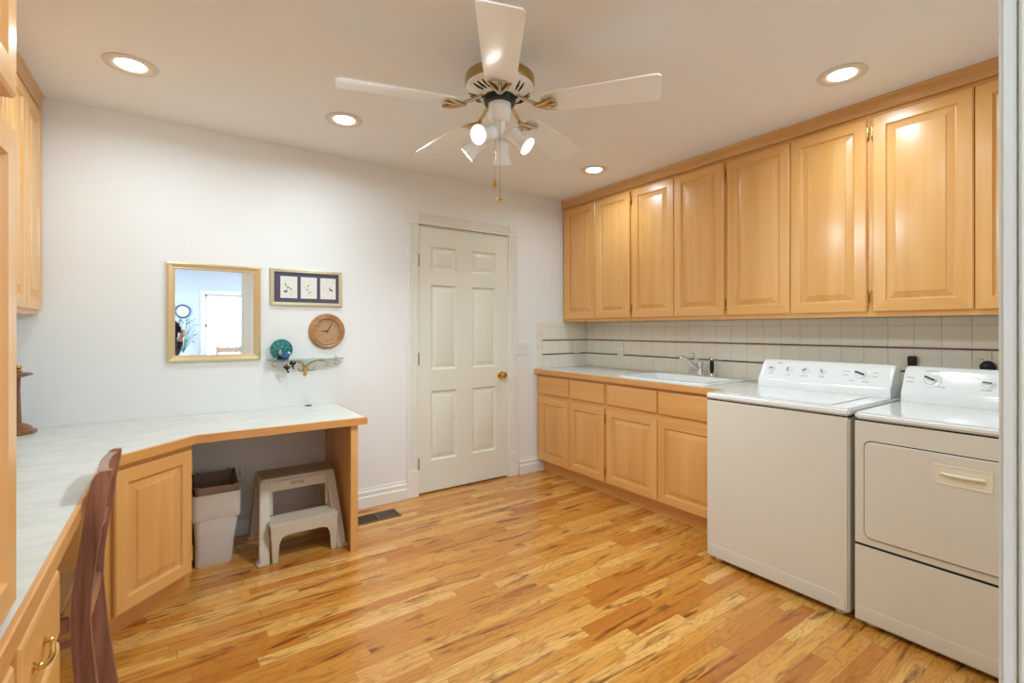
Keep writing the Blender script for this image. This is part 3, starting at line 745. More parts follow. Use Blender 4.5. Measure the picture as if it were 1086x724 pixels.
def stool():
    t = thing('step_stool', 'almond plastic two-step stool standing under the desk', 'step stool', (.59, 3.05, 0))
    # side frames: an A shape of front leg, back leg and the top they carry, leaning inwards
    pts = [(2.835, 0), (2.885, 0), (2.905, .05), (3.045, .345), (3.07, .36), (3.15, .36), (3.165, .345), (3.235, .05), (3.245, 0), (3.29, 0), (3.285, .03), (3.215, .385), (3.19, .403), (3.02, .403), (2.995, .385), (2.850, .05)]
    for sgn, xin, xout_b, xout_t in ((-1, .430, .362, .386), (1, .752, .812, .788)):
        m = MB()
        def X(z, outer):
            f = z/.403
            return (xout_b+(xout_t-xout_b)*f) if outer else (xout_b+(xout_t-xout_b)*f) - sgn*.048
        a = [m.b.verts.new((X(z, True), y, z)) for y, z in pts]; b_ = [m.b.verts.new((X(z, False), y, z)) for y, z in pts]
        n = len(pts); fs = [m.b.faces.new(a), m.b.faces.new(b_[::-1])] + [m.b.faces.new((a[i], a[(i+1) % n], b_[(i+1) % n], b_[i])) for i in range(n)]
        bmesh.ops.bevel(m.b, geom=list({e for f in fs for e in f.edges}), offset=.006, segments=2, affect='EDGES', clamp_overlap=True)
        # flared foot rim
        m.box(min(xout_b+sgn*.010, xout_b-sgn*.05), max(xout_b+sgn*.010, xout_b-sgn*.05), 2.828, 2.90, 0, .014, .005)
        m.box(min(xout_b+sgn*.010, xout_b-sgn*.05), max(xout_b+sgn*.010, xout_b-sgn*.05), 3.235, 3.30, 0, .014, .005)
        m.build('side_frame', M_stool, t, smooth=40)
    m = MB(); m.box(.388, .793, 2.998, 3.225, .385, .407, .010, 3); m.box(.43, .75, 3.000, 3.018, .335, .392, .004); m.box(.43, .75, 3.20, 3.215, .335, .392, .004)
    tp = m.build('top_step', M_stool, t, smooth=40)
    m = MB(); m.box(.400, .781, 3.018, 3.215, .4075, .4095, .001); lab(m.build('tread', M_stoolt, tp), 'taupe textured tread')
    m = MB(); m.box(.410, .772, 2.838, 2.995, .190, .205, .006, 2)
    fr = [(.415, .203), (.425, 0), (.452, 0), (.457, .10), (.472, .132), (.505, .142), (.68, .142), (.710, .132), (.724, .10), (.728, 0), (.756, 0), (.766, .203)]
    m.prism([Vector((x, 2.836, z)) for x, z in fr], (0, .018, 0), .002)
    for xa in (.432, .735): m.prism([(xa, 2.99, .21), (xa, 3.008, .21), (xa, 3.014, .34), (xa, 2.998, .34)], (.018, 0, 0))
    m.build('lower_step', M_stool, t, smooth=40)
    m = MB(); m.box(.548, .612, 2.9975, 2.9995, .362, .378, .001); m.mi = 1
    for k in range(6): m.lathe([(.0035, 0), (.0035, .0015)], (.556+k*.0095, 2.9975, .370+(.002 if k % 2 else -.001)), (0, -1, 0), 8)
    lab(m.build('badge', [M_walnut, M_plate], t), 'small dark badge with pale lettering')
stool()

# floor register
t = thing('floor_register', 'bronze metal floor vent beside the desk panel', 'vent', (1.09, 3.145, 0))
m = MB(); x0, x1, y0, y1 = .93, 1.25, 3.075, 3.215
for a, b_, c, d in ((x0, x1, y0, y0+.014), (x0, x1, y1-.014, y1), (x0, x0+.018, y0+.014, y1-.014), (x1-.018, x1, y0+.014, y1-.014), (1.10, 1.115, y0+.014, y1-.014)): m.box(a, b_, c, d, 0, .005, .001)
m.build('frame', M_vent, t)
m = MB(); m.box(x0+.017, x1-.017, y0+.013, y1-.013, 0, .0008); m.build('damper', M_black, t, smooth=0)
m = MB()
for k in range(18):
    x = x0+.026+k*.0153
    if 1.095 < x < 1.12: continue
    m.box(x-.0022, x+.0022, y0+.014, y1-.014, .001, .004)
    if x > 1.115: m.box(x+.0022, x+.0105, y0+.014, y1-.014, .001, .0025)
for yy in (y0+.05, y0+.09): m.box(x0+.018, x1-.018, yy-.0015, yy+.0015, .001, .0042)
m.build('louvre', M_vent, t, smooth=0)

# ------------------------------------------------------------------ wall decor
def frame(m, x0, x1, z0, z1, prof):    # prof: (inset, out)
    m.rect_rings((x0, YB-.001, z0), (1,0,0), (0,0,1), (0,-1,0), x1-x0, z1-z0, prof)
t = thing('wall_mirror', 'square mirror in a gold frame on the white wall', 'mirror', (.197, YB, 1.355))
x0, x1, z0, z1 = -.042, .4356, 1.0663, 1.6434
def open_frame(x0, x1, z0, z1, prof, name, mt, parent):
    m = MB(); O, U_, V_, N_ = Vector((x0, YB-.001, z0)), Vector((1,0,0)), VZ, Vector((0,-1,0)); w_, h_ = x1-x0, z1-z0
    L = [[O+U_*a+V_*b_+N_*d for a, b_ in ((i, i), (w_-i, i), (w_-i, h_-i), (i, h_-i))] for i, d in prof]
    m.loops(L, False, False); return m.build(name, mt, parent, smooth=25)
open_frame(x0, x1, z0, z1, [(.0, 0), (0, .014), (.003, .019), (.010, .022), (.022, .016), (.030, .012), (.034, .014), (.038, .012), (.040, .004), (.0405, .0)], 'frame', M_gold, t)
m = MB(); m.box(x0+.03, x1-.03, YB-.006, YB-.001, z0+.03, z1-.03); m.build('glass', M_mirror, t, smooth=0)
t = thing('framed_prints', 'three small bird prints in one gold frame on the white wall', 'picture', (.71, YB, 1.53))
x0, x1, z0, z1 = .4902, .9331, 1.4092, 1.6466
open_frame(x0, x1, z0, z1, [(0, 0), (0, .014), (.003, .018), (.008, .019), (.014, .014), (.018, .015), (.022, .012), (.0225, .0)], 'frame', M_gold2, t)
m = MB(); m.box(x0+.018, x1-.018, YB-.006, YB-.001, z0+.018, z1-.018); m.build('mat_board', M_mat, t, smooth=0)
blobs = [[(.3, .62, .09, .03, -.9), (.45, .5, .10, .03, -.5), (.62, .42, .1, .025, -.7), (.3, .3, .13, .05, -.2), (.4, .38, .05, .03, .4), (.7, .3, .02, .02, 0), (.66, .16, .03, .02, .4)],
         [(.45, .6, .09, .025, .9), (.2, .55, .03, .02, .3), (.40, .42, .05, .04, 0), (.52, .30, .07, .02, -.9), (.63, .3, .05, .02, .5), (.5, .2, .03, .02, 0)],
         [(.68, .45, .11, .05, -.4), (.58, .52, .06, .02, -.9), (.78, .42, .05, .04, 0), (.68, .56, .05, .015, .8), (.2, .6, .06, .01, .4), (.24, .45, .08, .01, .2)]]
for k in range(3):
    a = .549 + k*.1215; pw, ph = .100, .140
    c0 = Vector((a, YB-.0062, 1.458))
    m = MB(); m.box(a, a+pw, YB-.0072, YB-.006, 1.458, 1.458+ph); pr = m.build('print', M_paper, t, smooth=0)
    m = MB()
    for u, v, la, lb, an in blobs[k]:
        cx, cz = a+u*pw, 1.458+v*ph
        m.loops([[Vector((cx+la*pw*.9*math.cos(q)*math.cos(an)-lb*pw*1.1*math.sin(q)*math.sin(an), YB-.0074-e2, cz+la*pw*.9*math.cos(q)*math.sin(an)+lb*pw*1.1*math.sin(q)*math.cos(an))) for q in [i*pi/6 for i in range(12)]] for e2 in (0, .0004)])
    m.mi = 1
    rnd = random.Random(k)
    for _ in range(9):
        p = Vector((a+pw*rnd.uniform(.15, .85), YB-.0075, 1.458+ph*rnd.uniform(.12, .85))); an = rnd.uniform(0, 3)
        m.cyl(p, p+Vector((math.cos(an)*.012, 0, math.sin(an)*.012)), .0006, n=5)
    m.build('bird_drawing', [M_ink, M_inkg], pr, smooth=0)

t = thing('wall_clock', 'round wooden wall clock showing five past nine above the glass shelf', 'clock', (.835, YB, 1.244))
cc = (.835, YB, 1.244)
m = MB(); m.lathe([(.114, 0), (.118, .010), (.114, .020), (.104, .026), (.098, .024), (.090, .030), (.082, .026), (.078, .014)], cc, (0,-1,0), 48, cap1=False); m.build('rim', M_clock, t)
m = MB(); m.lathe([(.080, 0), (.080, .014), (0, .014)], (cc[0], cc[1]-.0005, cc[2]), (0,-1,0), 48); m.build('face', M_clockf, t)
m = MB()
def bar(p, a, l, w2, back=0):
    d = Vector((math.sin(a), 0, math.cos(a))); q = Vector((math.cos(a), 0, -math.sin(a))); p = Vector(p)
    m.prism([p-q*w2-d*back, p+q*w2-d*back, p+q*w2*.5+d*l, p-q*w2*.5+d*l], (0, -.0015, 0))
hc = Vector((cc[0], cc[1]-.017, cc[2]))
bar(hc, math.radians(272), .040, .0035, .006); m.build('hour_hand', M_cdark, t, smooth=0)
m = MB(); bar(hc+Vector((0, -.002, 0)), math.radians(30), .066, .0028, .012); m.lathe([(.005, 0), (.005, .005)], hc, (0,-1,0), 12); m.build('minute_hand', M_cdark, t, smooth=0)
m = MB(); NUM = ['XII', 'I', 'II', 'III', 'IIII', 'V', 'VI', 'VII', 'VIII', 'IX', 'X', 'XI']
font_objs = []
for k in range(12):
    cu = bpy.data.curves.new('n', 'FONT'); cu.body = str(12 if k == 0 else k); cu.size = .018; cu.extrude = .0004; cu.align_x = 'CENTER'; cu.align_y = 'CENTER'
    fo = bpy.data.objects.new('n', cu); C.objects.link(fo); font_objs.append(fo)
bpy.context.view_layer.update()
dg = bpy.context.evaluated_depsgraph_get()
for k, fo in enumerate(font_objs):
    me = bpy.data.meshes.new_from_object(fo.evaluated_get(dg)); a = k*pi/6
    me.transform(Matrix.Translation((cc[0]+.064*math.sin(a), YB-.0150, cc[2]+.064*math.cos(a))) @ Matrix.Rotation(pi/2, 4, 'X')); m.b.from_mesh(me)
    bpy.data.meshes.remove(me)
for fo in font_objs: cu = fo.data; bpy.data.objects.remove(fo); bpy.data.curves.remove(cu)
m.build('numerals', M_cdark, t, smooth=0)

# glass shelf on scrolled bracket
t = thing('glass_shelf', 'narrow glass shelf on a scrolled brass bracket under the clock', 'shelf', (.697, YB, 1.06))
m = MB()
def edge_curve(f): return [(f(0))]
pl = [(.47, YB-.004), (.94, YB-.004), (.94, YB-.06), (.90, YB-.10), (.80, YB-.118), (.60, YB-.118), (.50, YB-.10), (.47, YB-.06)]
m.prism([Vector((a, b_, 1.060)) for a, b_ in pl], (0, 0, .006)); m.build('glass_plate', M_glass, t, smooth=0)
bx = .697
m = MB(); m.box(bx-.010, bx+.010, YB-.010, YB-.001, .950, 1.012, .003); m.box(bx-.014, bx+.014, YB-.012, YB-.001, .985, 1.015, .004); m.lathe([(.006, 0), (.005, .004), (0, .006)], (bx, YB-.012, 1.0), (0, -1, 0), 12)
m.build('wall_plate', M_brass, t)
for sg in (-1, 1):
    m = MB()
    m.tube([(bx+sg*.006, YB-.012, 1.01), (bx+sg*.03, YB-.03, 1.035), (bx+sg*.07, YB-.05, 1.052), (bx+sg*.12, YB-.06, 1.057), (bx+sg*.19, YB-.06, 1.055), (bx+sg*.205, YB-.06, 1.045), (bx+sg*.20, YB-.065, 1.025), (bx+sg*.185, YB-.072, 1.020), (bx+sg*.175, YB-.075, 1.024)], .0028, 7)
    m.tube([(bx+sg*.006, YB-.012, 1.01), (bx+sg*.02, YB-.04, 1.04), (bx+sg*.05, YB-.075, 1.053), (bx+sg*.10, YB-.085, 1.050), (bx+sg*.125, YB-.09, 1.035), (bx+sg*.115, YB-.098, 1.020), (bx+sg*.10, YB-.10, 1.018)], .0026, 7)
    m.tube([(bx+sg*.010, YB-.012, .988), (bx+sg*.035, YB-.03, .985), (bx+sg*.050, YB-.045, .993), (bx+sg*.048, YB-.05, 1.008)], .003, 7)
    m.build('scroll_arm', M_abrass, t)
m = MB(); m.tube([(bx+.165, YB-.120, 1.057), (bx+.168, YB-.124, 1.045), (bx+.160, YB-.126, 1.030), (bx+.145, YB-.126, 1.030)], .002, 6); m.tube([(bx+.165, YB-.120, 1.057), (bx+.166, YB-.122, 1.075), (bx+.164, YB-.120, 1.088)], .002, 6); m.tube([(bx+.150, YB-.120, 1.069), (bx+.180, YB-.120, 1.069)], .0015, 6)
m.build('hook', M_abrass, t)
t = thing('bird_ornament', 'pair of small dark birds hanging below the glass shelf', 'ornament', (.60, 3.30, 1.02))
for dx, dz, an in ((-.028, -.012, .3), (.002, .012, -.4)):
    m = MB(); c0 = Vector((.603+dx, YB-.088, 1.024+dz))
    m.sphere(c0, .011, 12, 8, (.7, .7, 1.5), Matrix.Rotation(an, 4, 'Y')); m.sphere(c0+Vector((-.006, 0, .017)), .006, 10, 6)
    for s in (-1, 1): m.prism([c0+Vector((0, 0, .008)), c0+Vector((s*.024, 0, .016)), c0+Vector((s*.018, 0, -.002)), c0+Vector((s*.004, 0, -.006))], (0, .002, 0))
    m.prism([c0+Vector((-.005, 0, -.012)), c0+Vector((.005, 0, -.012)), c0+Vector((.012, 0, -.032)), c0+Vector((.002, 0, -.030))], (0, .002, 0))
    m.cyl(c0+Vector((0, 0, .010)), (c0.x, c0.y, 1.0598), .0007, n=5)
    m.build('bird', M_iron, t)

# peacock figurine with fanned tail, its back to the wall
def peacock():
    bx, by, bz = .548, YB-.062, 1.0662
    t = thing('peacock_figurine', 'teal and blue peacock figurine with fanned tail on the glass shelf', 'figurine', (bx, by, bz))
    m = MB(); cz = bz+.062
    m.lathe([(.030, 0), (.056, .004), (.058, .008), (.030, .016), (0, .018)], (bx, by+.022, cz), (0, -1, 0), 32)
    for ring, (r, n, s_) in enumerate(((.057, 24, .0105), (.045, 20, .0095), (.033, 15, .009), (.021, 10, .008))):
        for k in range(n):
            a = 2*pi*(k+.5*(ring % 2))/n
            if math.sin(a) < -.86 and ring < 2: continue
            m.mi = (k+ring) % 2 if ring else 0
            p = Vector((bx+r*math.cos(a), by+.010-ring*.004, cz+r*math.sin(a)))
            m.sphere(p, s_, 8, 6, (1, .6, 1))
            if ring < 3: m.mi = 2; m.sphere(p+Vector((0, -.005, 0)), s_*.42, 6, 5)
    m.build('tail_fan', [M_teal, M_green, M_navy], t, smooth=60)
    m = MB(); m.sphere((bx+.016, by-.024, bz+.026), .024, 16, 12, (1.15, .9, .95)); m.tube([(bx+.008, by-.034, bz+.036), (bx+.000, by-.040, bz+.052), (bx-.004, by-.040, bz+.066), (bx-.006, by-.042, bz+.074)], [.013, .009, .007, .007], 10); m.sphere((bx-.007, by-.044, bz+.077), .009, 12, 8)
    bo = m.build('body', M_blue, t, smooth=60)
    m = MB(); m.cyl((bx-.010, by-.051, bz+.077), (bx-.015, by-.060, bz+.074), .003, .0005, 8); m.build('beak', M_cream, bo)
    m = MB(); m.sphere((bx-.006, by-.020, bz+.045), .017, 12, 8, (.8, .5, 1.2)); m.sphere((bx+.036, by-.022, bz+.034), .013, 12, 8, (.8, .6, 1.3)); m.build('pale_wing', M_cream, t, smooth=60)
    m = MB(); m.lathe([(.035, 0), (.036, .004), (.030, .008), (0, .009)], (bx+.005, by-.006, bz), n=24); m.build('base', M_navy, t)
peacock()

# ------------------------------------------------------------------ washing machine and dryer
def prints(m, xf, zb, zt, items):     # printed legends belong to the panel's own surface
    a = Vector((xf+.012, 0, zb+.062)); b_ = Vector((xf+.062, 0, zt-.022)); sl = (b_-a).normalized(); n = Vector((-sl.z, 0, sl.x)).normalized()
    if n.x > 0: n = -n
    m.mi = 1
    for y, z, wd, h in items:
        p = a+sl*((z-a.z)/sl.z); p.y = y
        m.prism([p-Vector((0, wd/2, 0)), p+Vector((0, wd/2, 0)), p+Vector((0, wd/2, 0))+sl*h, p-Vector((0, wd/2, 0))+sl*h], n*.0008)
    m.mi = 0

def console(xf, xb, y0, y1, zb, zt, name, parent, items=()):
    # profile in X-Z, swept along Y with rounded ends
    prof = [(xf, zb), (xf-.002, zb+.045), (xf+.012, zb+.062), (xf+.062, zt-.022), (xf+.080, zt-.004), (xf+.098, zt), (xb, zt-.006), (xb, zb)]
    m = MB(); rings = []
    ins = [(0, .030), (.004, .012), (.012, .003), (.024, 0)]
    for d, k in ins: rings.append((y0+d, k))
    for d, k in reversed(ins): rings.append((y1-d, k))
    R = []
    cx, cz = (xf+xb)/2, zb
    for y, k in rings:
        f = 1-k*1.2
        R.append([Vector((x if x == xb else cx+(x-cx)*(1-k*1.0), y, zb+(z-zb)*f)) for x, z in prof])
    m.loops(R); prints(m, xf, zb, zt, items); return m.build(name, [M_appt, M_grey], parent, smooth=50)
def knob(parent, xf, zb, zt, y, z, r, ang, name='dial', skirt=None):
    # sits on the sloped face of the console
    a = Vector((xf+.012, 0, zb+.062)); b_ = Vector((xf+.062, 0, zt-.022)); sl = (b_-a).normalized(); n = Vector((-sl.z, 0, sl.x)).normalized()
    if n.x > 0: n = -n
    f = (z-a.z)/sl.z; p = a+sl*f; p.y = y
    m = MB()
    if skirt: m.lathe([(skirt, 0), (skirt*.98, .003), (r*1.1, .005)], p, n, 32)
    m.lathe([(r, .0), (r, .006), (r*.92, .010), (0, .011)], p, n, 28)
    U_ = Vector((0, 1, 0)); d = U_*math.cos(ang)+sl*math.sin(ang); e2 = n.cross(d)
    c0 = p+n*.009
    m.prism([c0-d*r*.95-e2*r*.20, c0+d*r*.95-e2*r*.14, c0+d*r*.95+e2*r*.14, c0-d*r*.95+e2*r*.20], n*.010, .001)
    o = m.build(name, M_appt, parent, smooth=40)
    m = MB(); c1 = c0+n*.0103; m.prism([c1-d*r*.85-e2*r*.16, c1+d*r*.85-e2*r*.16, c1+d*r*.85+e2*r*.16, c1-d*r*.85+e2*r*.16], n*.0012); lab(m.build('pointer', M_black, o, smooth=0), 'dark pointer line')
    return p, n, sl
def feet(t, x0, x1, y0, y1):
    for x in (x0+.05, x1-.06):
        for y in (y0+.05, y1-.05):
            m = MB(); m.lathe([(.020, 0), (.022, .006), (.018, .012), (.008, .013), (.008, .03)], (x, y, 0), n=16); m.build('foot', M_handle, t)

XW = 2.38
def washer():
    y0, y1 = .857, 1.5415
    t = thing('washing_machine', 'white top-loading washing machine next to the sink counter', 'washing machine', (2.7, 1.2, 0))
    m = MB(); m.box(XW+.003, 3.05, y0+.002, y1-.002, .024, .874, .008, 2); b_ = m.build('cabinet', M_app, t)
    m = MB(); m.rect_rings((XW+.0035, y1-.018, .032), (0,-1,0), (0,0,1), (-1,0,0), y1-y0-.036, .062, [(0, -.001), (.0, .0035), (.004, .004)]); m.build('kick_panel', M_app, t, smooth=25)
    m = MB(); m.box(XW, 3.05, y0, y1, .880, .913, .009, 3); lid = m.build('top', M_appt, t)
    m = MB(); m.box(XW+.008, 3.045, y0+.006, y1-.006, .8742, .8798); m.build('seam', M_gap, t, smooth=0)
    m = MB(); m.box(XW+.05, 2.87, y0+.09, y1-.09, .9132, .9165, .0015); m.build('lid', M_appt, t)
    xf, zb, zt = 2.905, .9135, 1.075
    c = console(xf, 3.05, y0+.012, y1-.012, zb, zt, 'control_panel', t, [(1.463, .992, .030, .003), (1.367, .990, .030, .003), (1.278, .990, .040, .003), (1.189, .992, .030, .003), (1.43, 1.052, .026, .005), (1.075, 1.03, .03, .0025), (1.075, 1.012, .028, .0025), (.945, 1.03, .025, .0025), (.945, 1.012, .025, .0025), (1.045, .985, .025, .0025), (.98, .983, .03, .0025)]
           + [(yy+.020*math.cos(a), 1.018+.017*math.sin(a), .003, .0025) for yy in (1.463, 1.367, 1.278, 1.189) for a in [i*pi/4 for i in range(5)]])
    for y, ang in ((1.463, .1), (1.367, 1.4), (1.278, .6), (1.189, -1.0)): knob(c, xf, zb, zt, y, 1.018, .013, pi-ang if True else ang, skirt=.018)
    knob(c, xf, zb, zt, 1.008, 1.018, .028, pi+.35, 'timer_dial', skirt=.040)
    feet(t, XW, 3.05, y0, y1)
washer()
def dryer():
    y0, y1 = .150, .8395
    t = thing('dryer', 'white front-loading dryer partly hidden by the door frame', 'dryer', (2.7, .5, 0))
    m = MB(); m.box(XW+.003, 3.05, y0+.002, y1-.002, .022, .869, .008, 2); m.build('cabinet', M_app, t)
    m = MB(); m.box(XW-.001, XW+.0025, y0+.003, y1-.003, .352, .869, .0015, 1); up = m.build('upper_front', M_app, t)
    m = MB(); m.box(XW-.001, XW+.0025, y0+.003, y1-.003, .024, .342, .0015, 1); m.build('lower_front', M_app, t)
    m = MB(); m.box(XW+.0008, XW+.0028, y0+.004, y1-.004, .3425, .3515); m.build('seam', M_gap, t, smooth=0)
    m = MB(); m.rect_rings((XW-.001, y1-.018, .030), (0,-1,0), (0,0,1), (-1,0,0), y1-y0-.036, .055, [(0, -.001), (.0, .003), (.004, .0035)]); m.build('kick_panel', M_app, t, smooth=25)
    # door with rounded corners inside a dark reveal
    def rr(y0_, y1_, z0_, z1_, r, x, n=6):
        pts = []
        for cy, cz, a0 in ((y1_-r, z1_-r, 0), (y0_+r, z1_-r, pi/2), (y0_+r, z0_+r, pi), (y1_-r, z0_+r, 1.5*pi)):
            for i in range(n+1): a = a0+i*pi/2/n; pts.append(Vector((x, cy+r*math.cos(a), cz+r*math.sin(a))))
        return pts
    a, b_, c, d = .198, .800, .383, .786
    m = MB(); m.loops([rr(a-.004, b_+.004, c-.004, d+.004, .028, XW-.0008), rr(a-.004, b_+.004, c-.004, d+.004, .028, XW-.0013)]); m.build('door_reveal', M_gap, t, smooth=0)
    m = MB(); m.loops([rr(a, b_, c, d, .026, XW-.001), rr(a, b_, c, d, .026, XW-.007), rr(a+.003, b_-.003, c+.003, d-.003, .024, XW-.009)]); dr = m.build('door', M_app, t, smooth=30)
    m = MB(); m.rect_rings((XW-.0085, .575, .672), (0,-1,0), (0,0,1), (-1,0,0), .165, .075, [(0, 0), (0, .003), (.005, .004), (.006, .002), (.018, .002)])
    m.tube([(XW-.0115, .552, .7135), (XW-.018, .54, .7135), (XW-.020, .492, .712), (XW-.018, .444, .7135), (XW-.0115, .432, .7135)], .006, 10)
    lab(m.build('handle', M_handle, dr, smooth=35), 'cream recessed pull handle')
    m = MB(); m.box(XW, 3.05, y0, y1, .875, .905, .009, 3); m.build('top', M_appt, t)
    m = MB(); m.box(XW+.008, 3.045, y0+.006, y1-.006, .8692, .8748); m.build('seam', M_gap, t, smooth=0)
    xf, zb, zt = 2.905, .9055, 1.075
    cs = console(xf, 3.05, y0+.012, y1-.012, zb, zt, 'control_panel', t, [(.723, 1.055, .05, .0025), (.80, 1.0, .03, .0025), (.80, 1.02, .03, .0025), (.655, 1.035, .02, .0025), (.53, .985, .035, .0025), (.57, 1.035, .03, .0025), (.68, .985, .03, .0025)])
    knob(cs, xf, zb, zt, .723, 1.015, .026, pi+.45, 'timer_dial', skirt=.040)
    knob(cs, xf, zb, zt, .526, 1.012, .018, pi+.1, skirt=.026)
    knob(cs, xf, zb, zt, .33, 1.012, .018, pi+.1, skirt=.026)
    feet(t, XW, 3.05, y0, y1)
dryer()

# ------------------------------------------------------------------ recessed ceiling lights
dl = [(-.164, 2.738, 'recessed ceiling light above the desk corner, leftmost in the photo'), (.78, 2.762, 'recessed ceiling light in front of the mirror wall, left of the fan'),
      (2.544, 2.564, 'recessed ceiling light near the corner wall cabinet, right of the fan'), (2.534, .942, 'recessed ceiling light above the washing machine, nearest the wall cabinets'),
      (.40, .94, 'added recessed ceiling light out of view just inside the doorway'), (1.55, .80, 'added recessed ceiling light out of view in front of the dryer')]  # last two are added out of view, placed to balance the light
for x, y, lb in dl:
    t = thing('recessed_light', lb, 'ceiling light', (x, y, ZC), 'recessed ceiling lights')
    m = MB(); m.lathe([(.098, 0), (.100, -.002), (.098, -.005), (.086, -.008), (.072, -.007), (.057, -.0015)], (x, y, ZC), (0, 0, 1), 40, cap0=False, cap1=False); m.build('trim_ring', M_dring, t)
    m = MB(); m.lathe([(.058, -.0012), (.054, -.004), (.030, -.0055), (0, -.006)], (x, y, ZC), (0, 0, 1), 32, cap0=False); m.build('lamp_lens', M_down, t)
    L_ = bpy.data.lights.new('downlight', 'AREA'); L_.shape = 'DISK'; L_.size = .11; L_.energy = DOWN_W; L_.color = DOWN_C; L_.spread = math.radians(165)
    lo = bpy.data.objects.new('lamp_light', L_); C.objects.link(lo); lo.parent = t; lo.location = (0, 0, -.012)

# ------------------------------------------------------------------ ceiling fan with light kit
FC = Vector((1.143, 1.721, 0))
def fan():
    t = thing('ceiling_fan', 'white five-blade ceiling fan with brass irons and four spot heads', 'ceiling fan', (FC.x, FC.y, ZC))
    P = lambda z: (FC.x, FC.y, z)
    m = MB(); m.lathe([(.068, 0), (.070, -.015), (.050, -.050), (.045, -.085), (.070, -.088), (.135, -.094), (.147, -.103)], P(ZC-.001), n=48); m.build('canopy', M_fanw, t)
    m = MB(); m.lathe([(.1485, 0), (.1495, -.006), (.1495, -.036), (.148, -.042)], P(ZC-.104), n=48); lab(m.build('band', M_abrass, t), 'brushed brass band')
    m = MB(); m.lathe([(.147, 0), (.140, -.012), (.115, -.026), (.085, -.037), (.072, -.041)], P(ZC-.1465), n=48); hs = m.build('motor_housing', M_fanw, t)
    for g in range(5):      # dark curved cooling slots on the sloped underside
        a0 = math.atan2(-FWD.y, -FWD.x)+.03+(g+.5)*2*pi/5-.05
        for k in range(4):
            a = a0+(k-1.5)*.19; a2 = a+.14
            p0 = Vector((FC.x+math.cos(a)*.132, FC.y+math.sin(a)*.132, ZC-.1465-.0168))
            p1 = Vector((FC.x+math.cos(a2)*.092, FC.y+math.sin(a2)*.092, ZC-.1465-.0352))
            m = MB(); m.tube([p0, (p0+p1)/2-UP*.0005, p1], [.003, .0062, .003], 6); m.build('cooling_slot', M_black, hs)
    m = MB(); m.lathe([(.070, 0), (.072, -.006), (.066, -.026), (.050, -.028)], P(ZC-.188), n=40); m.build('rotor_ring', M_black, t)
    zb = 2.205
    ang0 = math.atan2(-FWD.y, -FWD.x) + .03
    blade_me = None
    for k in range(5):
        a = ang0 + k*2*pi/5
        m = MB()   # iron: arm then flared three-lobed shell
        d = Vector((math.cos(a), math.sin(a), 0)); q = Vector((-math.sin(a), math.cos(a), 0))
        m.tube([Vector(P(2.262))+d*.045, Vector(P(2.248))+d*.085, Vector(P(2.222))+d*.130, Vector(P(2.205))+d*.165], [.008, .0085, .008, .007], 10)
        prof = [(.145, .011), (.175, .018), (.205, .036), (.232, .054), (.243, .048), (.248, .024)]
        base = Vector(P(zb-.006))
        left = [base+d*r+q*w2 for r, w2 in prof]; right = [base+d*r-q*w2 for r, w2 in reversed(prof)]
        m.prism(left+right, (0, 0, .004), .001)
        for s in (-1, 0, 1):
            m.tube([base+d*.155-UP*.002, base+d*.205+q*s*.024-UP*.005, base+d*.240+q*s*.044-UP*.002], [.005, .008, .004], 8)
        m.build('blade_iron', M_nick, t)
        m = MB()
        ol = []
        R0, R1 = .185, .665
        for r, w2 in ((R0, .048), (R0+.02, .058), (R0+.1, .064), (R1-.03, .077), (R1-.012, .076), (R1, .066)): ol.append((r, w2))
        pts = [(r, w2) for r, w2 in ol]+[(r, -w2) for r, w2 in reversed(ol)]
        pit = math.radians(-11)
        m.prism([Vector(P(zb))+d*r+q*w2*math.cos(pit)+UP*w2*math.sin(pit) for r, w2 in pts], (0, 0, .006), .0015)
        m.build('blade', M_fanw, t, smooth=30)
    m = MB(); m.lathe([(.047, 2.243), (.049, 2.238), (.049, 2.170), (.047, 2.160), (.040, 2.150), (.026, 2.145), (.024, 2.105), (.016, 2.088), (0, 2.085)], (FC.x, FC.y, 0), n=36); m.build('switch_housing', M_fanw, t)
    heads = [((-.50, -.34, -.66), (-.030, -.050, -.02)), ((-.72, -.60, .10), (-.070, -.050, .055)), ((.66, -.62, -.22), (.048, -.045, -.005)), ((.02, -.90, .44), (.008, -.058, .040))]
    for k, ((r, u, f), (ox, oz, of)) in enumerate(heads):
        D = (RGT*r+UP*u+FWD*f).normalized(); B = Vector(P(2.145))+RGT*ox+UP*oz+FWD*of
        m = MB(); m.tube([Vector(P(2.105)), (Vector(P(2.105))+B)/2+UP*.004, B+D*.01], .006, 8); m.sphere(B, .012, 12, 8)
        m.build('swivel_arm', M_fanw, t)
        m = MB(); m.lathe([(.010, -.004), (.026, 0), (.031, .006), (.032, .012), (.032, .070), (.039, .080), (.040, .100), (.038, .101), (.036, .094), (.030, .080)], B, D, 28, cap1=False)
        sh = m.build('lamp_shade', M_fanw, t)
        m = MB(); m.lathe([(.0345, .078), (.0345, .090), (.028, .098), (.015, .102), (0, .103)], B, D, 24); m.build('bulb', M_lamp, sh)
        L_ = bpy.data.lights.new('spot_lamp', 'SPOT'); L_.energy = SPOT_W*4; L_.color = SPOT_C; L_.spot_size = math.radians(125); L_.spot_blend = .7; L_.shadow_soft_size = .03
        lo = bpy.data.objects.new('lamp_light', L_); C.objects.link(lo); lo.parent = t
        lo.location = B+D*.115-Vector((FC.x, FC.y, ZC)); lo.rotation_euler = D.to_track_quat('-Z', 'Y').to_euler()
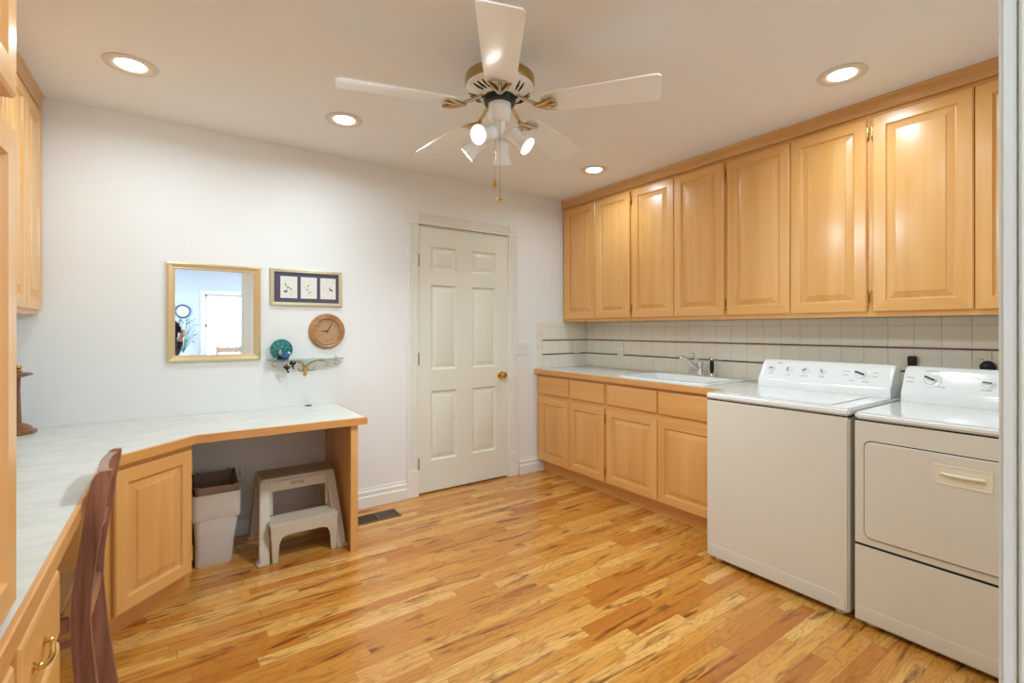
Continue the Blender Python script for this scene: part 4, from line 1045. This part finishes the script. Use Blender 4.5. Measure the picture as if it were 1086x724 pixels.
    for dx, dy, zz in ((-.020, -.035, 1.862), (.002, -.030, 1.802)):
        p = Vector(P(0))+RGT*dx+FWD*dy
        m = MB(); m.cyl(p+UP*2.16, p+UP*(zz+.03), .0007, n=6)
        for i in range(26): m.sphere(p+UP*(zz+.03+(2.155-zz-.03)*i/26), .0011, 5, 4)
        ch = m.build('pull_chain', M_chain, t)
        m = MB(); m.lathe([(.002, .030), (.005, .024), (.003, .018), (.009, .012), (.010, .007), (.004, .002), (.002, -.008), (0, -.012)], p+UP*zz, n=14); m.build('finial', M_brass, ch)
fan()

# ------------------------------------------------------------------ furniture of the adjoining room (seen only in the mirror)
t = thing('round_wall_clock', 'round blue-rimmed clock reflected in the mirror', 'clock', (.10, YW, 1.56))
m = MB(); m.lathe([(.115, 0), (.118, .02), (.105, .03), (.092, .022), (.09, .01)], (.10, YW, 1.56), (0, 1, 0), 40, cap1=False); m.build('rim', mat('slate_blue', S(92, 116, 140), .4), t)
m = MB(); m.lathe([(.093, .002), (.093, .012), (0, .012)], (.10, YW, 1.56), (0, 1, 0), 40); m.mi = 1; m.box(.098, .102, YW+.013, YW+.015, 1.56, 1.62); m.box(.10, .145, YW+.013, YW+.015, 1.558, 1.562); m.build('face', [M_plate, M_black], t)
t = thing('potted_plant', 'leafy green plant on a side table reflected in the mirror', 'plant', (.10, YW+.35, 0))
m = MB(); m.lathe([(.05, 0), (.07, .10), (.075, .12), (.065, .12), (.06, .02)], (.10, YW+.35, .751), n=24); m.build('pot', M_plate, t)
m = MB(); rnd = random.Random(5)
for k in range(46):
    a = rnd.uniform(0, 2*pi); L0 = rnd.uniform(.15, .55); r = rnd.uniform(.05, .20)
    p0 = Vector((.10, YW+.35, .86)); p1 = p0+Vector((math.cos(a)*r, math.sin(a)*r, L0)); q = Vector((-math.sin(a), math.cos(a), 0)); dd = Vector((math.cos(a), math.sin(a), .5)).normalized()
    m.tube([p0, (p0+p1)/2+UP*.03, p1], .002, 5)
    m.prism([p1, p1+dd*.03+q*.018, p1+dd*.08, p1+dd*.03-q*.018], UP*.002)
m.build('foliage', M_plant, t, smooth=0)
t = thing('side_table', 'pale wooden side table reflected in the mirror', 'table', (.12, YW+.36, 0))
m = MB(); m.box(-.16, .40, YW+.12, YW+.60, .72, .75, .004); m.build('top', M_chairw, t)
for x in (-.13, .37):
    for y in (YW+.15, YW+.57):
        m = MB(); m.box(x-.02, x+.02, y-.02, y+.02, 0, .72, .003); m.build('leg', M_chairw, t)
t = thing('dining_chair', 'pale wooden dining chair by the window, reflected in the mirror', 'chair', (.72, -2.5, 0))
for x in (.55, .89):
    m = MB(); m.box(x-.018, x+.018, -2.36, -2.325, 0, .98, .004); m.build('rear_post', M_chairw, t)
    m = MB(); m.box(x-.018, x+.018, -2.74, -2.705, 0, .44, .004); m.build('front_leg', M_chairw, t)
m = MB(); m.box(.53, .91, -2.75, -2.32, .44, .465, .006); m.build('seat', M_chairw, t)
m = MB(); m.box(.568, .872, -2.352, -2.333, .88, .96, .004); m.box(.568, .872, -2.352, -2.333, .66, .71, .004); m.build('back_rail', M_chairw, t)
for x, y in ((-.9, -1.7), (1.6, -1.7)):  # unseen flush fixtures, added as fill through the doorway
    t = thing('added_ceiling_light', 'unseen added flush ceiling light in the next room, ' + ('left' if x < 0 else 'right') + ' one', 'ceiling light', (x, y, ZC))
    m = MB(); m.lathe([(.17, -.001), (.175, -.02), (.16, -.03)], (x, y, ZC), n=40); m.build('rim', M_nick, t)
    m = MB(); m.lathe([(.155, -.0305), (.145, -.06), (.10, -.085), (0, -.095)], (x, y, ZC), n=40); m.build('shade', M_down, t)
    L_ = bpy.data.lights.new('next_room_fill', 'AREA'); L_.shape = 'DISK'; L_.size = .3; L_.energy = NEXT_W; L_.color = NEXT_C
    lo = bpy.data.objects.new('lamp_light', L_); C.objects.link(lo); lo.parent = t; lo.location = (0, 0, -.11)

# ------------------------------------------------------------------ the photographer, glimpsed at the edge of the mirror
def skinned(name, pts, edges, mt, parent, sub=2):
    me = bpy.data.meshes.new(name); me.from_pydata([p for p, r in pts], edges, []); me.materials.append(mt)
    o = bpy.data.objects.new(name, me); C.objects.link(o)
    md = o.modifiers.new('Skin', 'SKIN'); md.use_smooth_shade = True
    for k, (p, r) in enumerate(pts):
        v = me.skin_vertices[0].data[k]; v.radius = r if isinstance(r, tuple) else (r, r); v.use_root = (k == 0)
    sm = o.modifiers.new('Subdivision', 'SUBSURF'); sm.levels = sub; sm.render_levels = sub
    dg = bpy.context.evaluated_depsgraph_get(); m2 = bpy.data.meshes.new_from_object(o.evaluated_get(dg))
    q = bpy.data.objects.new(name, m2); m2.materials.clear(); m2.materials.append(mt)
    bpy.data.objects.remove(o); C.objects.link(q); q.name = name
    q.parent = parent; t = Vector(parent.location); m2.transform(Matrix.Translation(-t))
    return q
def photographer():
    t = thing('person', 'person in a dark shirt bending behind a camera, at the mirror edge', 'person', (-.26, -1.0, 0))
    P = {}; pts = []; edges = []
    def add(k, p, r, to=None):
        P[k] = len(pts); pts.append((p, r))
        if to is not None: edges.append((P[to], P[k]))
    add('pelvis', (-.26, -1.05, .95), (.13, .10)); add('waist', (-.24, -.93, 1.03), (.115, .09), 'pelvis'); add('chest', (-.19, -.74, 1.12), (.135, .10), 'waist')
    add('neck', (-.12, -.61, 1.17), .050, 'chest'); add('jaw', (-.08, -.55, 1.19), .062, 'neck'); add('head', (-.055, -.51, 1.245), .082, 'jaw'); add('crown', (-.05, -.52, 1.295), .066, 'head')
    for s_, sh, el, wr in ((-1, (-.36, -.68, 1.14), (-.36, -.44, .98), (-.12, -.20, 1.19)), (1, (-.03, -.66, 1.10), (.0, -.42, .96), (.055, -.18, 1.17))):
        k = str(s_)
        add('sh'+k, sh, .058, 'chest'); add('el'+k, el, .040, 'sh'+k); add('wr'+k, wr, .026, 'el'+k)
        w_ = Vector(wr); cx = -.074 if s_ < 0 else .074; palm = Vector((cx, -.125, 1.215)); add('pm'+k, tuple(palm), (.030, .016), 'wr'+k)
        for f, (dz, ln) in enumerate(((.034, .058), (.014, .064), (-.006, .060), (-.024, .048))):
            a = palm+Vector((0, .028, dz)); b_ = a+Vector((0, ln*.5, 0)); c = b_+Vector((-s_*ln*.25, ln*.30, 0))
            add('a%d%s' % (f, k), tuple(a), .0095, 'pm'+k); add('b%d%s' % (f, k), tuple(b_), .0085, 'a%d%s' % (f, k)); add('c%d%s' % (f, k), tuple(c), .0072, 'b%d%s' % (f, k))
        a = palm+Vector((-s_*.020, -.005, .018)); add('t1'+k, tuple(a), .011, 'pm'+k); add('t2'+k, tuple(a+Vector((-s_*.022, .006, .016))), .009, 't1'+k)
    for s_, hp, kn, an, toe in ((-1, (-.35, -1.05, .88), (-.36, -.90, .49), (-.37, -1.0, .09), (-.38, -.84, .03)), (1, (-.17, -1.04, .88), (-.14, -.88, .49), (-.13, -.96, .09), (-.12, -.80, .03))):
        k = str(s_); add('hp'+k, hp, .088, 'pelvis'); add('kn'+k, kn, .056, 'hp'+k); add('an'+k, an, .036, 'kn'+k); add('to'+k, toe, .030, 'an'+k)
    skinned('body', pts, edges, M_skin, t)
    g = lambda k, e=.008: (pts[P[k]][0], tuple(q+e for q in pts[P[k]][1]) if isinstance(pts[P[k]][1], tuple) else pts[P[k]][1]+e)
    lerp = lambda a, b_, f: tuple(x+(y-x)*f for x, y in zip(a, b_))
    sp = [g('pelvis', .012), g('waist', .012), g('chest', .012)]; se = [(0, 1), (1, 2)]
    for k in ('-1', '1'):
        n = len(sp); sp += [g('sh'+k), g('el'+k), (lerp(g('el'+k)[0], g('wr'+k)[0], .85), .036)]; se += [(2, n), (n, n+1), (n+1, n+2)]
    skinned('shirt', sp, se, M_shirt, t)
    sp = [g('pelvis', .016)]; se = []
    for k in ('-1', '1'):
        n = len(sp); sp += [g('hp'+k, .012), g('kn'+k, .016), (lerp(g('kn'+k)[0], g('an'+k)[0], .95), .056)]; se += [(0, n), (n, n+1), (n+1, n+2)]
    skinned('trousers', sp, se, M_pants, t)
    for k in ('-1', '1'):
        a = Vector(pts[P['an'+k]][0]); b_ = Vector(pts[P['to'+k]][0])
        m = MB(); m.sphere((a+b_)/2*1.0+Vector((0, .0, -.012)), .05, 16, 10, (.95, 2.9, .95)); m.box((a+b_).x/2-.045, (a+b_).x/2+.045, a.y-.07, b_.y+.07, 0, .018, .006); m.build('shoe', M_shoe, t)
    m = MB(); rnd = random.Random(2); hd = Vector((-.052, -.535, 1.275))
    m.sphere(hd, .088, 24, 16, (.98, 1.02, .92))
    for _ in range(70):
        a, b_ = rnd.uniform(0, 2*pi), rnd.uniform(-.2, 1.4); n = Vector((math.cos(a)*math.cos(b_), math.sin(a)*math.cos(b_), math.sin(b_)))
        if n.y > .55 and n.z < .5: continue
        m.sphere(hd+n*.084, .017, 8, 6)
    m.build('hair', M_hair, t, smooth=60)
    m = MB(); c = Vector((-.045, -.432, 1.235))
    m.prism([c+Vector((-.010, -.010, -.022)), c+Vector((.010, -.010, -.022)), c+Vector((.005, -.010, .02)), c+Vector((-.005, -.010, .02))], (0, .024, -.004), .004); m.build('nose', M_skin, t)
    for dx in (-.030, .030):
        m = MB(); m.sphere(Vector((-.045+dx, -.437, 1.255)), .010, 12, 8); m.build('eye', M_plate, t)
    m = MB(); m.sphere(Vector((-.055, -.447, 1.190)), .012, 12, 6, (2.0, .7, .4)); m.build('mouth', mat('lips', S(180, 110, 100), .5), t)
    for dx in (-.082, .080):
        m = MB(); m.sphere(Vector((-.055+dx, -.515, 1.24)), .020, 12, 8, (.4, .7, 1.3)); m.build('ear', M_skin, t)
photographer()
t = thing('camera', 'black camera held on a tripod, at the left edge of the mirror', 'camera', (0, -.08, 1.2))
m = MB(); m.box(-.052, .052, -.115, -.045, 1.212, 1.292, .010, 3); m.box(-.022, .022, -.110, -.052, 1.288, 1.315, .008, 3); m.build('camera_body', M_black, t)
m = MB(); m.lathe([(.036, 0), (.037, .025), (.034, .026), (.028, .018), (0, .016)], (0, -.047, 1.25), (0, 1, 0), 32); m.build('lens_barrel', M_black, t)
t = thing('tripod', 'black tripod under the camera in the doorway, out of view', 'tripod', (0, -.08, 0))
m = MB(); m.cyl((0, -.08, .75), (0, -.08, 1.17), .013); m.sphere((0, -.08, 1.175), .022); m.box(-.025, .025, -.105, -.055, 1.19, 1.211, .004); m.build('head', M_black, t)
for a in (pi/2, pi/2+2*pi/3, pi/2+4*pi/3):
    m = MB(); d = Vector((math.cos(a)*.9 if abs(math.cos(a)) < .1 else math.cos(a)*.34/.9, math.sin(a), 0)); m.tube([Vector((0, -.08, 1.02))+d*.03, Vector((0, -.08, .5))+d*.17, Vector((0, -.08, .008))+d*.30], [.015, .013, .011], 10); m.build('leg', M_black, t)
